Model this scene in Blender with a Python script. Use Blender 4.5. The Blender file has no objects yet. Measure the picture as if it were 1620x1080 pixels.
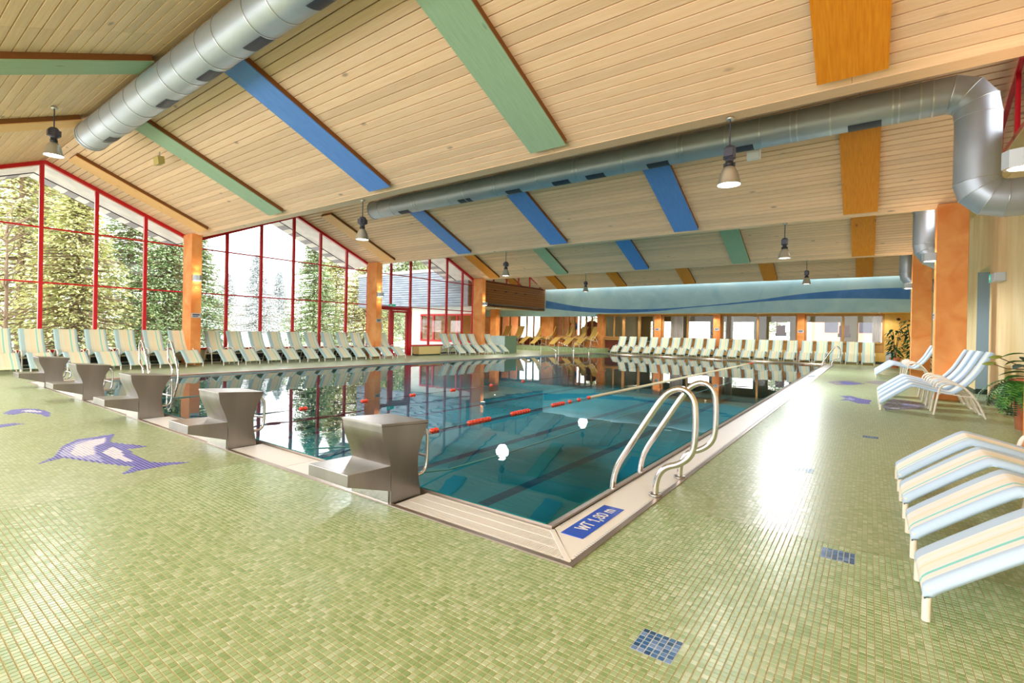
import bpy, bmesh, math, random
import numpy as np
from mathutils import Vector, Matrix
R_ = random.Random(7)
C = bpy.context.scene.collection
SC = bpy.context.scene
PI = math.pi

# ------------------------------------------------------------------ camera, sky, big lights, exposure
FPX, SHY = 775.2, -12.77
YAW, PIT, ROLL, CAMH = math.radians(36.03), math.radians(-0.24), math.radians(1.148), 1.25
def cam_basis():
    cy, sy, cp, sp, cr, sr = math.cos(YAW), math.sin(YAW), math.cos(PIT), math.sin(PIT), math.cos(ROLL), math.sin(ROLL)
    R = Vector((cy, sy, 0)); F = Vector((-sy, cy, 0)); U = Vector((0, 0, 1))
    F2 = F*cp + U*sp; U2 = U*cp - F*sp
    return R*cr + U2*sr, U2*cr - R*sr, F2
CR, CU, CF = cam_basis()
cam = bpy.data.cameras.new('camera'); co = bpy.data.objects.new('camera', cam); C.objects.link(co)
co.matrix_world = Matrix(((CR.x, CU.x, -CF.x, 0), (CR.y, CU.y, -CF.y, 0), (CR.z, CU.z, -CF.z, CAMH), (0, 0, 0, 1)))
cam.sensor_width = 36.0; cam.lens = FPX/1620*36.0; cam.shift_y = SHY/1620
cam.clip_start = 0.05; cam.clip_end = 400
SC.camera = co
w = bpy.data.worlds.new('sky'); SC.world = w; w.use_nodes = True
bg = w.node_tree.nodes['Background']; bg.inputs[0].default_value = (0.98, 0.985, 0.99, 1); bg.inputs[1].default_value = 3.6
SC.view_settings.view_transform = 'Standard'; SC.view_settings.look = 'None'
SC.view_settings.exposure = 0.52; SC.view_settings.gamma = 1.0
SC.cycles.use_denoising = True
SC.cycles.max_bounces = 10; SC.cycles.diffuse_bounces = 5; SC.cycles.glossy_bounces = 5
SC.cycles.transparent_max_bounces = 16; SC.cycles.sample_clamp_indirect = 6.0
SC.cycles.caustics_reflective = False; SC.cycles.caustics_refractive = False
def area(name, loc, rot, sx, sy, power, col=(1, 1, 1)):
    l = bpy.data.lights.new(name, 'AREA'); l.shape = 'RECTANGLE'; l.size = sx; l.size_y = sy; l.energy = power; l.color = col
    o = bpy.data.objects.new(name, l); C.objects.link(o); o.location = loc; o.rotation_euler = rot; return o
# added area light, unseen, standing in for daylight from behind the camera
area('daylight_fill', (-7.0, -6.2, 2.4), (math.radians(90), 0, 0), 18, 4.4, 700, (.94, .97, 1))
LAMP_POWER = 120

# ------------------------------------------------------------------ materials
def ramp(nt, fac, stops, interp='LINEAR'):
    r = nt.nodes.new('ShaderNodeValToRGB'); r.color_ramp.interpolation = interp
    el = r.color_ramp.elements
    while len(el) < len(stops): el.new(0.5)
    for e, (p, c) in zip(el, stops): e.position = p; e.color = (*c, 1)
    nt.links.new(fac, r.inputs[0]); return r.outputs[0]
def srgb(r, g, b):
    f = lambda v: (v/255/12.92) if v/255 <= .04045 else ((v/255+.055)/1.055)**2.4
    return (f(r), f(g), f(b))
def mat(name, col, rough=.5, metal=0.0, spec=.5, emit=None, estr=0):
    m = bpy.data.materials.new(name); m.use_nodes = True
    b = m.node_tree.nodes['Principled BSDF']
    b.inputs['Base Color'].default_value = (*col, 1); b.inputs['Roughness'].default_value = rough
    b.inputs['Metallic'].default_value = metal; b.inputs['Specular IOR Level'].default_value = spec
    if emit: b.inputs['Emission Color'].default_value = (*emit, 1); b.inputs['Emission Strength'].default_value = estr
    return m
def N(m): return m.node_tree, m.node_tree.nodes['Principled BSDF']
def noise_mat(name, c1, c2, scale=2.0, rough=.8, stretch=(1, 1, 1), detail=5, lo=.35, hi=.65, bump=0, coord='Position', metal=0, spec=.4):
    m = mat(name, c1, rough, metal, spec); nt, b = N(m)
    if coord == 'Position': src = nt.nodes.new('ShaderNodeNewGeometry').outputs['Position']
    else: src = nt.nodes.new('ShaderNodeTexCoord').outputs['Object']
    mp = nt.nodes.new('ShaderNodeMapping'); mp.inputs['Scale'].default_value = stretch
    nt.links.new(src, mp.inputs[0])
    n = nt.nodes.new('ShaderNodeTexNoise'); n.inputs['Scale'].default_value = scale; n.inputs['Detail'].default_value = detail
    n.inputs['Distortion'].default_value = .6
    nt.links.new(mp.outputs[0], n.inputs['Vector'])
    nt.links.new(ramp(nt, n.outputs['Fac'], [(lo, c1), (hi, c2)]), b.inputs['Base Color'])
    if bump:
        bp = nt.nodes.new('ShaderNodeBump'); bp.inputs['Strength'].default_value = bump; bp.inputs['Distance'].default_value = .01
        nt.links.new(n.outputs['Fac'], bp.inputs['Height']); nt.links.new(bp.outputs[0], b.inputs['Normal'])
    return m
def wood_mat(name, c1, c2, knot, stretch, kscale=2.2, rough=.55, kamt=.16, vary=True):
    m = mat(name, c1, rough, 0, .35); nt, b = N(m); L = nt.links
    g = nt.nodes.new('ShaderNodeNewGeometry')
    mp = nt.nodes.new('ShaderNodeMapping'); mp.inputs['Scale'].default_value = stretch; L.new(g.outputs['Position'], mp.inputs[0])
    n = nt.nodes.new('ShaderNodeTexNoise'); n.inputs['Scale'].default_value = 6; n.inputs['Detail'].default_value = 4; L.new(mp.outputs[0], n.inputs['Vector'])
    base = ramp(nt, n.outputs['Fac'], [(.3, c1), (.7, c2)])
    mp2 = nt.nodes.new('ShaderNodeMapping'); mp2.inputs['Scale'].default_value = tuple(.45 if s < 1 else 1 for s in stretch); L.new(g.outputs['Position'], mp2.inputs[0])
    v = nt.nodes.new('ShaderNodeTexVoronoi'); v.inputs['Scale'].default_value = kscale; v.inputs['Randomness'].default_value = 1; L.new(mp2.outputs[0], v.inputs['Vector'])
    k = ramp(nt, v.outputs['Distance'], [(.0, (1, 1, 1)), (.045, (.7, .7, .7)), (kamt, (0, 0, 0))])
    mx = nt.nodes.new('ShaderNodeMix'); mx.data_type = 'RGBA'; L.new(k, mx.inputs[0]); L.new(base, mx.inputs[6]); mx.inputs[7].default_value = (*knot, 1)
    out = mx.outputs[2]
    if vary:
        oi = nt.nodes.new('ShaderNodeObjectInfo'); ri = g.outputs['Random Per Island']
        ad = nt.nodes.new('ShaderNodeMath'); ad.operation = 'ADD'; L.new(oi.outputs['Random'], ad.inputs[0]); L.new(ri, ad.inputs[1])
        fr = nt.nodes.new('ShaderNodeMath'); fr.operation = 'FRACT'; L.new(ad.outputs[0], fr.inputs[0])
        hs = nt.nodes.new('ShaderNodeHueSaturation'); mr = nt.nodes.new('ShaderNodeMapRange'); mr.inputs[3].default_value = .90; mr.inputs[4].default_value = 1.08
        L.new(fr.outputs[0], mr.inputs[0]); L.new(mr.outputs[0], hs.inputs['Value']); L.new(out, hs.inputs['Color']); out = hs.outputs[0]
    L.new(out, b.inputs['Base Color'])
    return m
M = {}
M['plank'] = wood_mat('pale_ceiling_boards', srgb(238, 197, 156), srgb(247, 212, 178), srgb(160, 130, 108), (.35, 9, 9), 2.4, kamt=.10)
M['plank_gap'] = mat('dark_board_joint', srgb(96, 48, 30), .9)
M['darkwood'] = wood_mat('brown_cladding_boards', srgb(158, 100, 52), srgb(178, 118, 64), srgb(110, 64, 30), (9, .35, 9), 2, kamt=.08)
M['orangewood'] = wood_mat('orange_stained_wood', srgb(214, 128, 18), srgb(232, 150, 36), srgb(140, 62, 10), (8, .5, .8), 2.6, kamt=.12, vary=False)
M['orangelit'] = wood_mat('lit_orange_stained_wood', srgb(240, 184, 118), srgb(248, 198, 136), srgb(206, 140, 80), (8, .5, .8), 2.6, kamt=.08, vary=False)  # daylight near the glazing is painted in as a lighter orange
M['bluewood'] = wood_mat('blue_painted_wood', srgb(92, 140, 214), srgb(104, 152, 224), srgb(84, 128, 196), (8, .5, .8), 2, kamt=.07, vary=False)
M['greenwood'] = wood_mat('sage_green_painted_wood', srgb(150, 178, 146), srgb(162, 190, 158), srgb(120, 140, 122), (8, .5, .8), 2.6, kamt=.08, vary=False)
M['boardside'] = mat('brown_board_edge', srgb(132, 78, 30), .7)
M['column'] = noise_mat('orange_glazed_plaster', srgb(224, 130, 62), srgb(242, 172, 104), 1.9, .75, (1, 1, 1), 6, .3, .72, .05)
M['yellow'] = noise_mat('yellow_glazed_plaster', srgb(226, 196, 138), srgb(244, 222, 176), 1.3, .8, (1, 1.6, .5), 6, .3, .7, .04)
M['yellow2'] = noise_mat('ochre_plaster', srgb(214, 168, 82), srgb(232, 192, 108), 1.3, .8, (1, 1, 1), 6)
M['skyblue'] = noise_mat('pale_blue_plaster', srgb(168, 208, 218), srgb(198, 228, 232), 1.1, .8, (1, 1, 1), 6, .3, .7)
M['wave'] = noise_mat('blue_wave_paint', srgb(70, 124, 190), srgb(84, 138, 202), 2, .7)
M['reveal'] = mat('grey_blue_paint', srgb(160, 178, 186), .7)
M['white'] = mat('white_plaster', srgb(238, 238, 234), .8)
M['cream'] = mat('cream_low_wall', srgb(214, 214, 190), .8)
M['skirting'] = mat('dark_green_skirting', srgb(40, 58, 44), .4)
M['red'] = mat('red_lacquer', srgb(200, 22, 36), .3, 0, .5)
M['steel'] = noise_mat('brushed_steel', (.27, .255, .24), (.40, .38, .36), 3, .34, (1, 1, .12), 4, .3, .7, 0, 'Object', 1.0)
M['steel_dark'] = noise_mat('dull_steel_lip', (.36, .29, .25), (.48, .40, .35), 1.5, .38, (1, 1, 1), 4, .3, .7, 0, 'Position', .9)
M['chrome'] = mat('polished_steel_tube', (.74, .72, .70), .16, 1.0)
M['duct'] = noise_mat('galvanised_duct', (.43, .47, .54), (.52, .56, .63), 1.2, .42, (1, 1, 1), 3, .3, .7, 0, 'Position', .6)
M['ductseam'] = mat('duct_seam', (.62, .64, .68), .3, .9)
M['grille'] = mat('dark_grille', srgb(62, 66, 84), .5)
M['grate'] = mat('white_plastic_grating', srgb(240, 239, 238), .45)
M['tube'] = mat('white_coated_tube', srgb(240, 228, 214), .35)
M['black'] = mat('black_plastic', srgb(30, 28, 30), .5)
M['ballast'] = mat('dark_lamp_ballast', srgb(74, 72, 84), .4, .4)
M['bell'] = mat('lamp_bell_metal', (.62, .60, .55), .28, .8)
M['bulb'] = mat('lit_lens', (1, 1, 1), .4, emit=(1, .96, .88), estr=14)
M['downlens'] = mat('lit_small_lens', (1, 1, 1), .4, emit=(1, .88, .66), estr=8)
M['signblue'] = mat('sign_blue', srgb(38, 88, 214), .35)
M['signwhite'] = mat('sign_white', srgb(240, 242, 248), .4)
M['exit'] = mat('exit_sign_green', srgb(20, 150, 130), .4, emit=srgb(30, 170, 140), estr=.5)
M['plate'] = mat('grey_sign_plate', srgb(190, 196, 204), .4)
M['floatred'] = mat('red_float_plastic', srgb(236, 70, 40), .35)
M['floatcream'] = mat('cream_float_plastic', srgb(226, 214, 170), .4)
M['cable'] = mat('rope_cable', srgb(70, 150, 150), .5)
M['darkfloat'] = mat('dark_cable', srgb(30, 60, 84), .5)
M['terracotta'] = noise_mat('terracotta', srgb(204, 110, 76), srgb(222, 136, 100), 4, .22)
M['soil'] = mat('dark_soil', srgb(60, 42, 30), .95)
def leafmat(name, c1, c2):
    m = mat(name, c1, .5, 0, .3); nt, b = N(m)
    g = nt.nodes.new('ShaderNodeNewGeometry')
    nt.links.new(ramp(nt, g.outputs['Random Per Island'], [(0, c1), (1, c2)]), b.inputs['Base Color'])
    return m
M['leaf'] = leafmat('green_leaf', srgb(34, 86, 30), srgb(92, 150, 60))
M['leafdark'] = leafmat('dark_green_leaf', srgb(22, 58, 30), srgb(58, 104, 52))
M['leafgrey'] = leafmat('grey_green_leaf', srgb(60, 82, 80), srgb(104, 130, 120))
M['leafdisc'] = leafmat('olive_disc_leaf', srgb(126, 140, 60), srgb(158, 168, 84))
M['stem'] = mat('brown_stem', srgb(116, 92, 66), .8)
M['fir'] = leafmat('fir_needles', srgb(112, 142, 96), srgb(186, 204, 150))
M['firyellow'] = leafmat('yellowish_needles', srgb(168, 176, 112), srgb(230, 226, 166))
M['firhaze'] = leafmat('hazed_needles', srgb(198, 208, 212), srgb(226, 232, 234))  # distance haze is painted into these needles as a paler colour
M['bark'] = mat('grey_bark', srgb(132, 112, 92), .9)
M['snow'] = noise_mat('snowy_ground', srgb(226, 228, 226), srgb(206, 208, 190), .4, .9)
M['siding'] = noise_mat('slate_siding', srgb(128, 136, 152), srgb(158, 164, 176), 1.4, .6, (1, 1, 6))
M['eave'] = noise_mat('white_eave_boards', srgb(216, 210, 208), srgb(238, 232, 228), 2, .7)
M['eavegrey'] = mat('grey_eave_slat', srgb(150, 146, 152), .7)
M['olivewood'] = wood_mat('olive_window_frame', srgb(176, 128, 66), srgb(196, 148, 84), srgb(140, 96, 46), (3, 3, .5), 2, kamt=.05, vary=False)
M['redwood'] = mat('dark_red_panel', srgb(122, 52, 28), .6)
M['curtain'] = noise_mat('pale_curtain', srgb(206, 196, 190), srgb(232, 226, 220), 3, .9, (6, 6, .2))
M['yellowcloth'] = mat('yellow_lounger_cloth', srgb(242, 204, 112), .8)
M['planter'] = mat('pale_blue_planter', srgb(196, 222, 226), .6)
M['plantergreen'] = mat('green_grey_panel', srgb(112, 136, 104), .6)
M['bench'] = mat('beige_bench', srgb(214, 188, 120), .7)
M['roomwall'] = mat('olive_room_wall', srgb(150, 136, 92), .8)
M['roomfloor'] = mat('room_floor', srgb(150, 110, 80), .5)
M['tablered'] = mat('red_cloth', srgb(190, 60, 50), .8)
M['housepink'] = mat('pinkish_house_wall', srgb(206, 150, 130), .9)
M['hill'] = noise_mat('hillside', srgb(120, 136, 84), srgb(168, 172, 116), .5, .95)
def glass_mat(name, tint=(1, 1, 1), ior=1.35):
    m = bpy.data.materials.new(name); m.use_nodes = True; nt = m.node_tree; nt.nodes.clear()
    o = nt.nodes.new('ShaderNodeOutputMaterial'); mx = nt.nodes.new('ShaderNodeMixShader'); t = nt.nodes.new('ShaderNodeBsdfTransparent'); g = nt.nodes.new('ShaderNodeBsdfGlossy')
    f = nt.nodes.new('ShaderNodeFresnel'); f.inputs[0].default_value = ior; t.inputs[0].default_value = (*tint, 1); g.inputs['Roughness'].default_value = .02
    nt.links.new(f.outputs[0], mx.inputs[0]); nt.links.new(t.outputs[0], mx.inputs[1]); nt.links.new(g.outputs[0], mx.inputs[2]); nt.links.new(mx.outputs[0], o.inputs[0])
    return m, nt, f, g, t
M['glass'] = glass_mat('window_glass', (.97, .98, .97), 1.3)[0]
wm, nt, f, g, t = glass_mat('pool_water', (.64, .93, .96), 1.42)
g.inputs['Roughness'].default_value = 0.0
geo = nt.nodes.new('ShaderNodeNewGeometry'); mp = nt.nodes.new('ShaderNodeMapping'); mp.inputs['Scale'].default_value = (1, 1, 1)
nz = nt.nodes.new('ShaderNodeTexNoise'); nz.inputs['Scale'].default_value = 1.1; nz.inputs['Detail'].default_value = 2
bp = nt.nodes.new('ShaderNodeBump'); bp.inputs['Strength'].default_value = .05; bp.inputs['Distance'].default_value = .05
nt.links.new(geo.outputs['Position'], mp.inputs[0]); nt.links.new(mp.outputs[0], nz.inputs['Vector']); nt.links.new(nz.outputs['Fac'], bp.inputs['Height'])
nt.links.new(bp.outputs[0], f.inputs['Normal']); nt.links.new(bp.outputs[0], g.inputs['Normal'])
M['water'] = wm
M['basin'] = noise_mat('teal_pool_lining', srgb(44, 184, 198), srgb(60, 198, 210), .8, .6, (1, 1, 1), 3)
M['basinline'] = mat('dark_pool_line', srgb(20, 108, 140), .6)
# glazed mosaic tiles: the colour of a tile follows from its place in the 27 mm grid
TP, TX0, TY0 = .0273, -.747, 1.866
def tile_mat(name, joints, stops, rough=.3):
    m = mat(name, (.4, .5, .2), rough, 0, .4); nt, b = N(m); L = nt.links
    g = nt.nodes.new('ShaderNodeNewGeometry')
    mp = nt.nodes.new('ShaderNodeMapping'); mp.inputs['Location'].default_value = (-TX0/TP, -TY0/TP, 0); mp.inputs['Scale'].default_value = (1/TP, 1/TP, 0)
    L.new(g.outputs['Position'], mp.inputs[0])
    fl = nt.nodes.new('ShaderNodeVectorMath'); fl.operation = 'FLOOR'; L.new(mp.outputs[0], fl.inputs[0])
    wn = nt.nodes.new('ShaderNodeTexWhiteNoise'); wn.noise_dimensions = '2D'; L.new(fl.outputs[0], wn.inputs['Vector'])
    col = ramp(nt, wn.outputs['Value'], stops)
    if joints:
        fr = nt.nodes.new('ShaderNodeVectorMath'); fr.operation = 'FRACTION'; L.new(mp.outputs[0], fr.inputs[0])
        sx = nt.nodes.new('ShaderNodeSeparateXYZ'); L.new(fr.outputs[0], sx.inputs[0])
        ms = []
        for ax in (0, 1):
            a = nt.nodes.new('ShaderNodeMath'); a.operation = 'LESS_THAN'; L.new(sx.outputs[ax], a.inputs[0]); a.inputs[1].default_value = .11; ms.append(a)
        mxm = nt.nodes.new('ShaderNodeMath'); mxm.operation = 'MAXIMUM'; L.new(ms[0].outputs[0], mxm.inputs[0]); L.new(ms[1].outputs[0], mxm.inputs[1])
        mx = nt.nodes.new('ShaderNodeMix'); mx.data_type = 'RGBA'; L.new(mxm.outputs[0], mx.inputs[0]); L.new(col, mx.inputs[6]); mx.inputs[7].default_value = (*srgb(176, 164, 128), 1)
        col = mx.outputs[2]
        rr = nt.nodes.new('ShaderNodeMapRange'); rr.inputs[3].default_value = rough; rr.inputs[4].default_value = .7; L.new(mxm.outputs[0], rr.inputs[0]); L.new(rr.outputs[0], b.inputs['Roughness'])
    L.new(col, b.inputs['Base Color'])
    # each tile lies at a slightly different tilt
    sb = nt.nodes.new('ShaderNodeVectorMath'); sb.operation = 'SUBTRACT'; L.new(wn.outputs['Color'], sb.inputs[0]); sb.inputs[1].default_value = (.5, .5, .5)
    sc = nt.nodes.new('ShaderNodeVectorMath'); sc.operation = 'SCALE'; L.new(sb.outputs[0], sc.inputs[0]); sc.inputs['Scale'].default_value = .03
    ad = nt.nodes.new('ShaderNodeVectorMath'); ad.operation = 'ADD'; L.new(g.outputs['Normal'], ad.inputs[0]); L.new(sc.outputs[0], ad.inputs[1])
    no = nt.nodes.new('ShaderNodeVectorMath'); no.operation = 'NORMALIZE'; L.new(ad.outputs[0], no.inputs[0]); L.new(no.outputs[0], b.inputs['Normal'])
    return m
GREEN = [(0, srgb(134, 162, 108)), (.3, srgb(150, 175, 126)), (.75, srgb(164, 186, 142)), (1, srgb(184, 200, 168))]
M['tile'] = tile_mat('green_glazed_tile', False, GREEN)
M['tilefloor'] = tile_mat('green_tile_floor', True, GREEN)
M['grout'] = mat('beige_grout', srgb(188, 176, 140), .9)
M['groutpale'] = mat('pale_blue_grout', srgb(196, 208, 214), .8)
M['tileblue'] = tile_mat('blue_glazed_tile', False, [(0, srgb(10, 66, 110)), (.6, srgb(40, 100, 160)), (1, srgb(120, 150, 200))])
M['mosdark'] = tile_mat('indigo_mosaic', False, [(0, srgb(62, 60, 168)), (1, srgb(98, 100, 200))])
M['mosmid'] = tile_mat('lilac_mosaic', False, [(0, srgb(132, 136, 214)), (1, srgb(176, 178, 226))])
M['moslight'] = tile_mat('white_lilac_mosaic', False, [(0, srgb(206, 204, 230)), (1, srgb(228, 224, 236))])
M['mosgrey'] = tile_mat('grey_violet_mosaic', False, [(0, srgb(92, 86, 110)), (.6, srgb(130, 124, 160)), (1, srgb(176, 160, 150))])
def stripe_mat(name, bl, wh, orr, tq, cr):
    m = mat(name, (.9, .9, .9), .75, 0, .2); nt, b = N(m); L = nt.links
    tc = nt.nodes.new('ShaderNodeTexCoord'); s = nt.nodes.new('ShaderNodeSeparateXYZ'); L.new(tc.outputs['Object'], s.inputs[0])
    mr = nt.nodes.new('ShaderNodeMapRange'); mr.inputs[1].default_value = -.238; mr.inputs[2].default_value = .238; L.new(s.outputs['Y'], mr.inputs[0])
    L.new(ramp(nt, mr.outputs[0], [(0, bl), (.12, wh), (.17, cr), (.21, wh), (.27, tq), (.33, wh), (.38, cr), (.52, orr), (.545, cr), (.60, wh), (.68, cr), (.74, wh), (.78, bl)], 'CONSTANT'), b.inputs['Base Color'])
    b.inputs['Subsurface Weight'].default_value = 0
    return m
M['sling'] = stripe_mat('striped_sling_cloth', srgb(190, 212, 236), srgb(240, 240, 238), srgb(246, 228, 190), srgb(142, 222, 216), srgb(242, 238, 226))
M['sling2'] = stripe_mat('greenish_sling_cloth', srgb(176, 204, 208), srgb(224, 226, 204), srgb(232, 216, 178), srgb(150, 212, 194), srgb(230, 222, 190))

# ------------------------------------------------------------------ mesh helpers
class MB:
    def __init__(s): s.v = []; s.f = []; s.m = []; s.sm = []
    def add(s, vs, fs, mi=0, smooth=False):
        o = len(s.v); s.v += [tuple(v) for v in vs]
        for f in fs: s.f.append(tuple(i+o for i in f)); s.m.append(mi); s.sm.append(smooth)
        return s
    def box(s, x0, x1, y0, y1, z0, z1, mi=0):
        return s.add([(x0,y0,z0),(x1,y0,z0),(x1,y1,z0),(x0,y1,z0),(x0,y0,z1),(x1,y0,z1),(x1,y1,z1),(x0,y1,z1)],
            [(0,3,2,1),(4,5,6,7),(0,1,5,4),(1,2,6,5),(2,3,7,6),(3,0,4,7)], mi)
    def hexa(s, p, mi=0):      # 8 corners in the order of box
        return s.add(p, [(0,3,2,1),(4,5,6,7),(0,1,5,4),(1,2,6,5),(2,3,7,6),(3,0,4,7)], mi)
    def quad(s, a, b, c, d, mi=0): return s.add([a, b, c, d], [(0,1,2,3)], mi)
    def prism(s, poly, axis, a, b, mi=0):   # poly = list of 2D points; axis 'x': (y,z), 'y': (x,z), 'z': (x,y)
        mk = {'x': lambda p, t: (t, p[0], p[1]), 'y': lambda p, t: (p[0], t, p[1]), 'z': lambda p, t: (p[0], p[1], t)}[axis]
        n = len(poly); vs = [mk(p, a) for p in poly] + [mk(p, b) for p in poly]
        fs = [tuple(range(n)), tuple(range(2*n-1, n-1, -1))] + [(i, n+i, n+(i+1) % n, (i+1) % n) for i in range(n)]
        return s.add(vs, fs, mi)
    def tube(s, pts, r, n=8, mi=0, cap=True, rs=None):
        P = [Vector(p) for p in pts]; k = len(P); vs = []; up = None
        for i in range(k):
            t = (P[min(i+1, k-1)] - P[max(i-1, 0)]).normalized()
            if up is None:
                up = Vector((0, 0, 1)) if abs(t.z) < .9 else Vector((0, 1, 0))
            x = t.cross(up)
            if x.length < 1e-5: x = t.cross(Vector((1, 0, 0)))
            x.normalize(); y = x.cross(t).normalized(); up = y
            rr = rs[i] if rs else r
            for j in range(n):
                a = 2*PI*j/n; vs.append(P[i] + x*(rr*math.cos(a)) + y*(rr*math.sin(a)))
        fs = [(i*n+j, i*n+(j+1) % n, (i+1)*n+(j+1) % n, (i+1)*n+j) for i in range(k-1) for j in range(n)]
        s.add(vs, fs, mi, True)
        if cap: s.add(vs[:n], [tuple(range(n))], mi); s.add(vs[-n:], [tuple(range(n-1, -1, -1))], mi)
        return s
    def lathe(s, prof, n=16, c=(0, 0, 0), mi=0, smooth=True):
        k = len(prof)
        vs = [(c[0]+r*math.cos(2*PI*j/n), c[1]+r*math.sin(2*PI*j/n), c[2]+z) for r, z in prof for j in range(n)]
        fs = [(i*n+j, i*n+(j+1) % n, (i+1)*n+(j+1) % n, (i+1)*n+j) for i in range(k-1) for j in range(n)]
        return s.add(vs, fs, mi, smooth)
    def mesh(s, name, mats):
        me = bpy.data.meshes.new(name); me.from_pydata(s.v, [], s.f); me.update()
        for m in (mats if isinstance(mats, (list, tuple)) else [mats]): me.materials.append(m)
        me.polygons.foreach_set('material_index', s.m); me.polygons.foreach_set('use_smooth', s.sm); return me
    def obj(s, name, mats, parent=None, loc=None, bevel=0):
        o = bpy.data.objects.new(name, s.mesh(name, mats)); C.objects.link(o)
        if parent: o.parent = parent
        if loc: o.location = loc
        if bevel:
            b = o.modifiers.new('bevel', 'BEVEL'); b.width = bevel; b.segments = 2; b.limit_method = 'ANGLE'
        return o
def chaikin(pts, it=2):
    P = [Vector(p) for p in pts]
    for _ in range(it):
        Q = [P[0]]
        for a, b in zip(P[:-1], P[1:]): Q += [a*.75+b*.25, a*.25+b*.75]
        P = Q + [P[-1]]
    return P
def thing(name, label, cat, loc=(0, 0, 0), rz=0, group=None):
    o = bpy.data.objects.new(name, None); C.objects.link(o); o.location = loc; o.rotation_euler = (0, 0, rz); o.empty_display_size = .1
    return tag(o, label, cat, group)
def tag(o, label, cat, group=None, kind=None):
    o['label'] = label; o['category'] = cat
    if group: o['group'] = group
    if kind: o['kind'] = kind
    return o
def struct(o): o['kind'] = 'structure'; return o
def stuff(o): o['kind'] = 'stuff'; return o
def inst(name, me, parent=None, loc=None):
    o = bpy.data.objects.new(name, me); C.objects.link(o)
    if parent: o.parent = parent
    if loc: o.location = loc
    return o
def dup(root, loc, rz=None, label=None, scale=None):
    r = root.copy(); C.objects.link(r); r.location = loc
    if rz is not None: r.rotation_euler = (0, 0, rz)
    if scale: r.scale = scale
    if label: r['label'] = label
    for ch in list(root.children):
        c = ch.copy(); C.objects.link(c); c.parent = r
        for g_ in ch.children:
            d = g_.copy(); C.objects.link(d); d.parent = c
    return r
ORD = ['first', 'second', 'third', 'fourth', 'fifth', 'sixth', 'seventh', 'eighth', 'ninth', 'tenth', 'eleventh', 'twelfth', 'thirteenth', 'fourteenth',
       'fifteenth', 'sixteenth', 'seventeenth', 'eighteenth', 'nineteenth', 'twentieth']

def spot(parent, loc, power, col, size=165):
    l = bpy.data.lights.new('lamp_light', 'SPOT'); l.energy = power; l.spot_size = math.radians(size); l.spot_blend = .3; l.shadow_soft_size = .08; l.color = col
    o = bpy.data.objects.new('lamp_light', l); C.objects.link(o); o.location = loc; o.parent = parent
# ------------------------------------------------------------------ main dimensions
XL, XR = -17.8, 2.05                      # glazed wall, right wall
PX0, PX1, PY0, PY1 = -13.6, -1.71, 2.78, 27.3      # water edge of the pool
KX0, KX1, KY0, KY1 = -14.05, -1.25, 2.30, 27.75    # outside of the overflow channel
VAL = [-.25, 6.75, 13.85, 20.95, 28.05]   # valleys of the folded roof
RID = [3.2, 10.3, 17.4, 24.5]
ZV, ZR = 4.08, 5.55
BACKY = -6.0
rnd = np.random.default_rng(3)

# ------------------------------------------------------------------ floor
gX = lambda i: TX0+i*TP
gY = lambda j: TY0+j*TP
ZI0, ZI1, ZJ0, ZJ1, ZJ2 = -141, 77, -58, 16, 62        # where single tiles are modelled, in grid cells
ZI2 = math.floor((KX1-TX0)/TP)
TZ = [(gX(ZI0), gX(ZI1), gY(ZJ0), gY(ZJ1)), (gX(ZI2), gX(ZI1), gY(ZJ1), gY(ZJ2))]
ZONES = [(ZI0, ZI1, ZJ0, ZJ1), (ZI2, ZI1, ZJ1, ZJ2)]
fm = MB()
for x0, x1, y0, y1 in [(XL-.3, KX0, BACKY, KY1), (KX1, XR, gY(ZJ2), 33), (KX0, KX1, KY1, 33), (XL-9, KX0, KY1, 33), (XL-9, XL-.3, 21.3, KY1), (KX0, gX(ZI0), BACKY, KY0), (gX(ZI0), XR, BACKY, gY(ZJ0)), (gX(ZI1), XR, gY(ZJ0), gY(ZJ2))]:
    fm.quad((x0, y0, 0), (x1, y0, 0), (x1, y1, 0), (x0, y1, 0))
for x0, x1, y0, y1 in TZ: fm.quad((x0-.02, y0-.02, -.0018-.0003*(y0 > 2)), (x1+.02, y0-.02, -.0018-.0003*(y0 > 2)), (x1+.02, y1+.02, -.0018-.0003*(y0 > 2)), (x0-.02, y1+.02, -.0018-.0003*(y0 > 2)), 1)
for i, j in ((0, 0), (20, 53)):
    z = -.0014; fm.quad((gX(i)-.001, gY(j)-.001, z), (gX(i+6)+.001, gY(j)-.001, z), (gX(i+6)+.001, gY(j+6)+.001, z), (gX(i)-.001, gY(j+6)+.001, z), 2)
fm.quad((XR, 14.25, 0), (XR+.4, 14.25, 0), (XR+.4, 15.75, 0), (XR, 15.75, 0))
floor = struct(fm.obj('floor', [M['tilefloor'], M['grout'], M['groutpale']]))
def cell(x, y): return math.floor((x-TX0)/TP), math.floor((y-TY0)/TP)
PATCH = [(0, 0), (20, 53), (7, 125), (26, 211)]
def inpoly(x, y, P):
    c = False; j = len(P)-1
    for i in range(len(P)):
        if (P[i][1] > y) != (P[j][1] > y) and x < (P[j][0]-P[i][0])*(y-P[i][1])/(P[j][1]-P[i][1])+P[i][0]: c = not c
        j = i
    return c
blue_cells = {(a+i, b+j) for a, b in PATCH for i in range(6) for j in range(6)}
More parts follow.
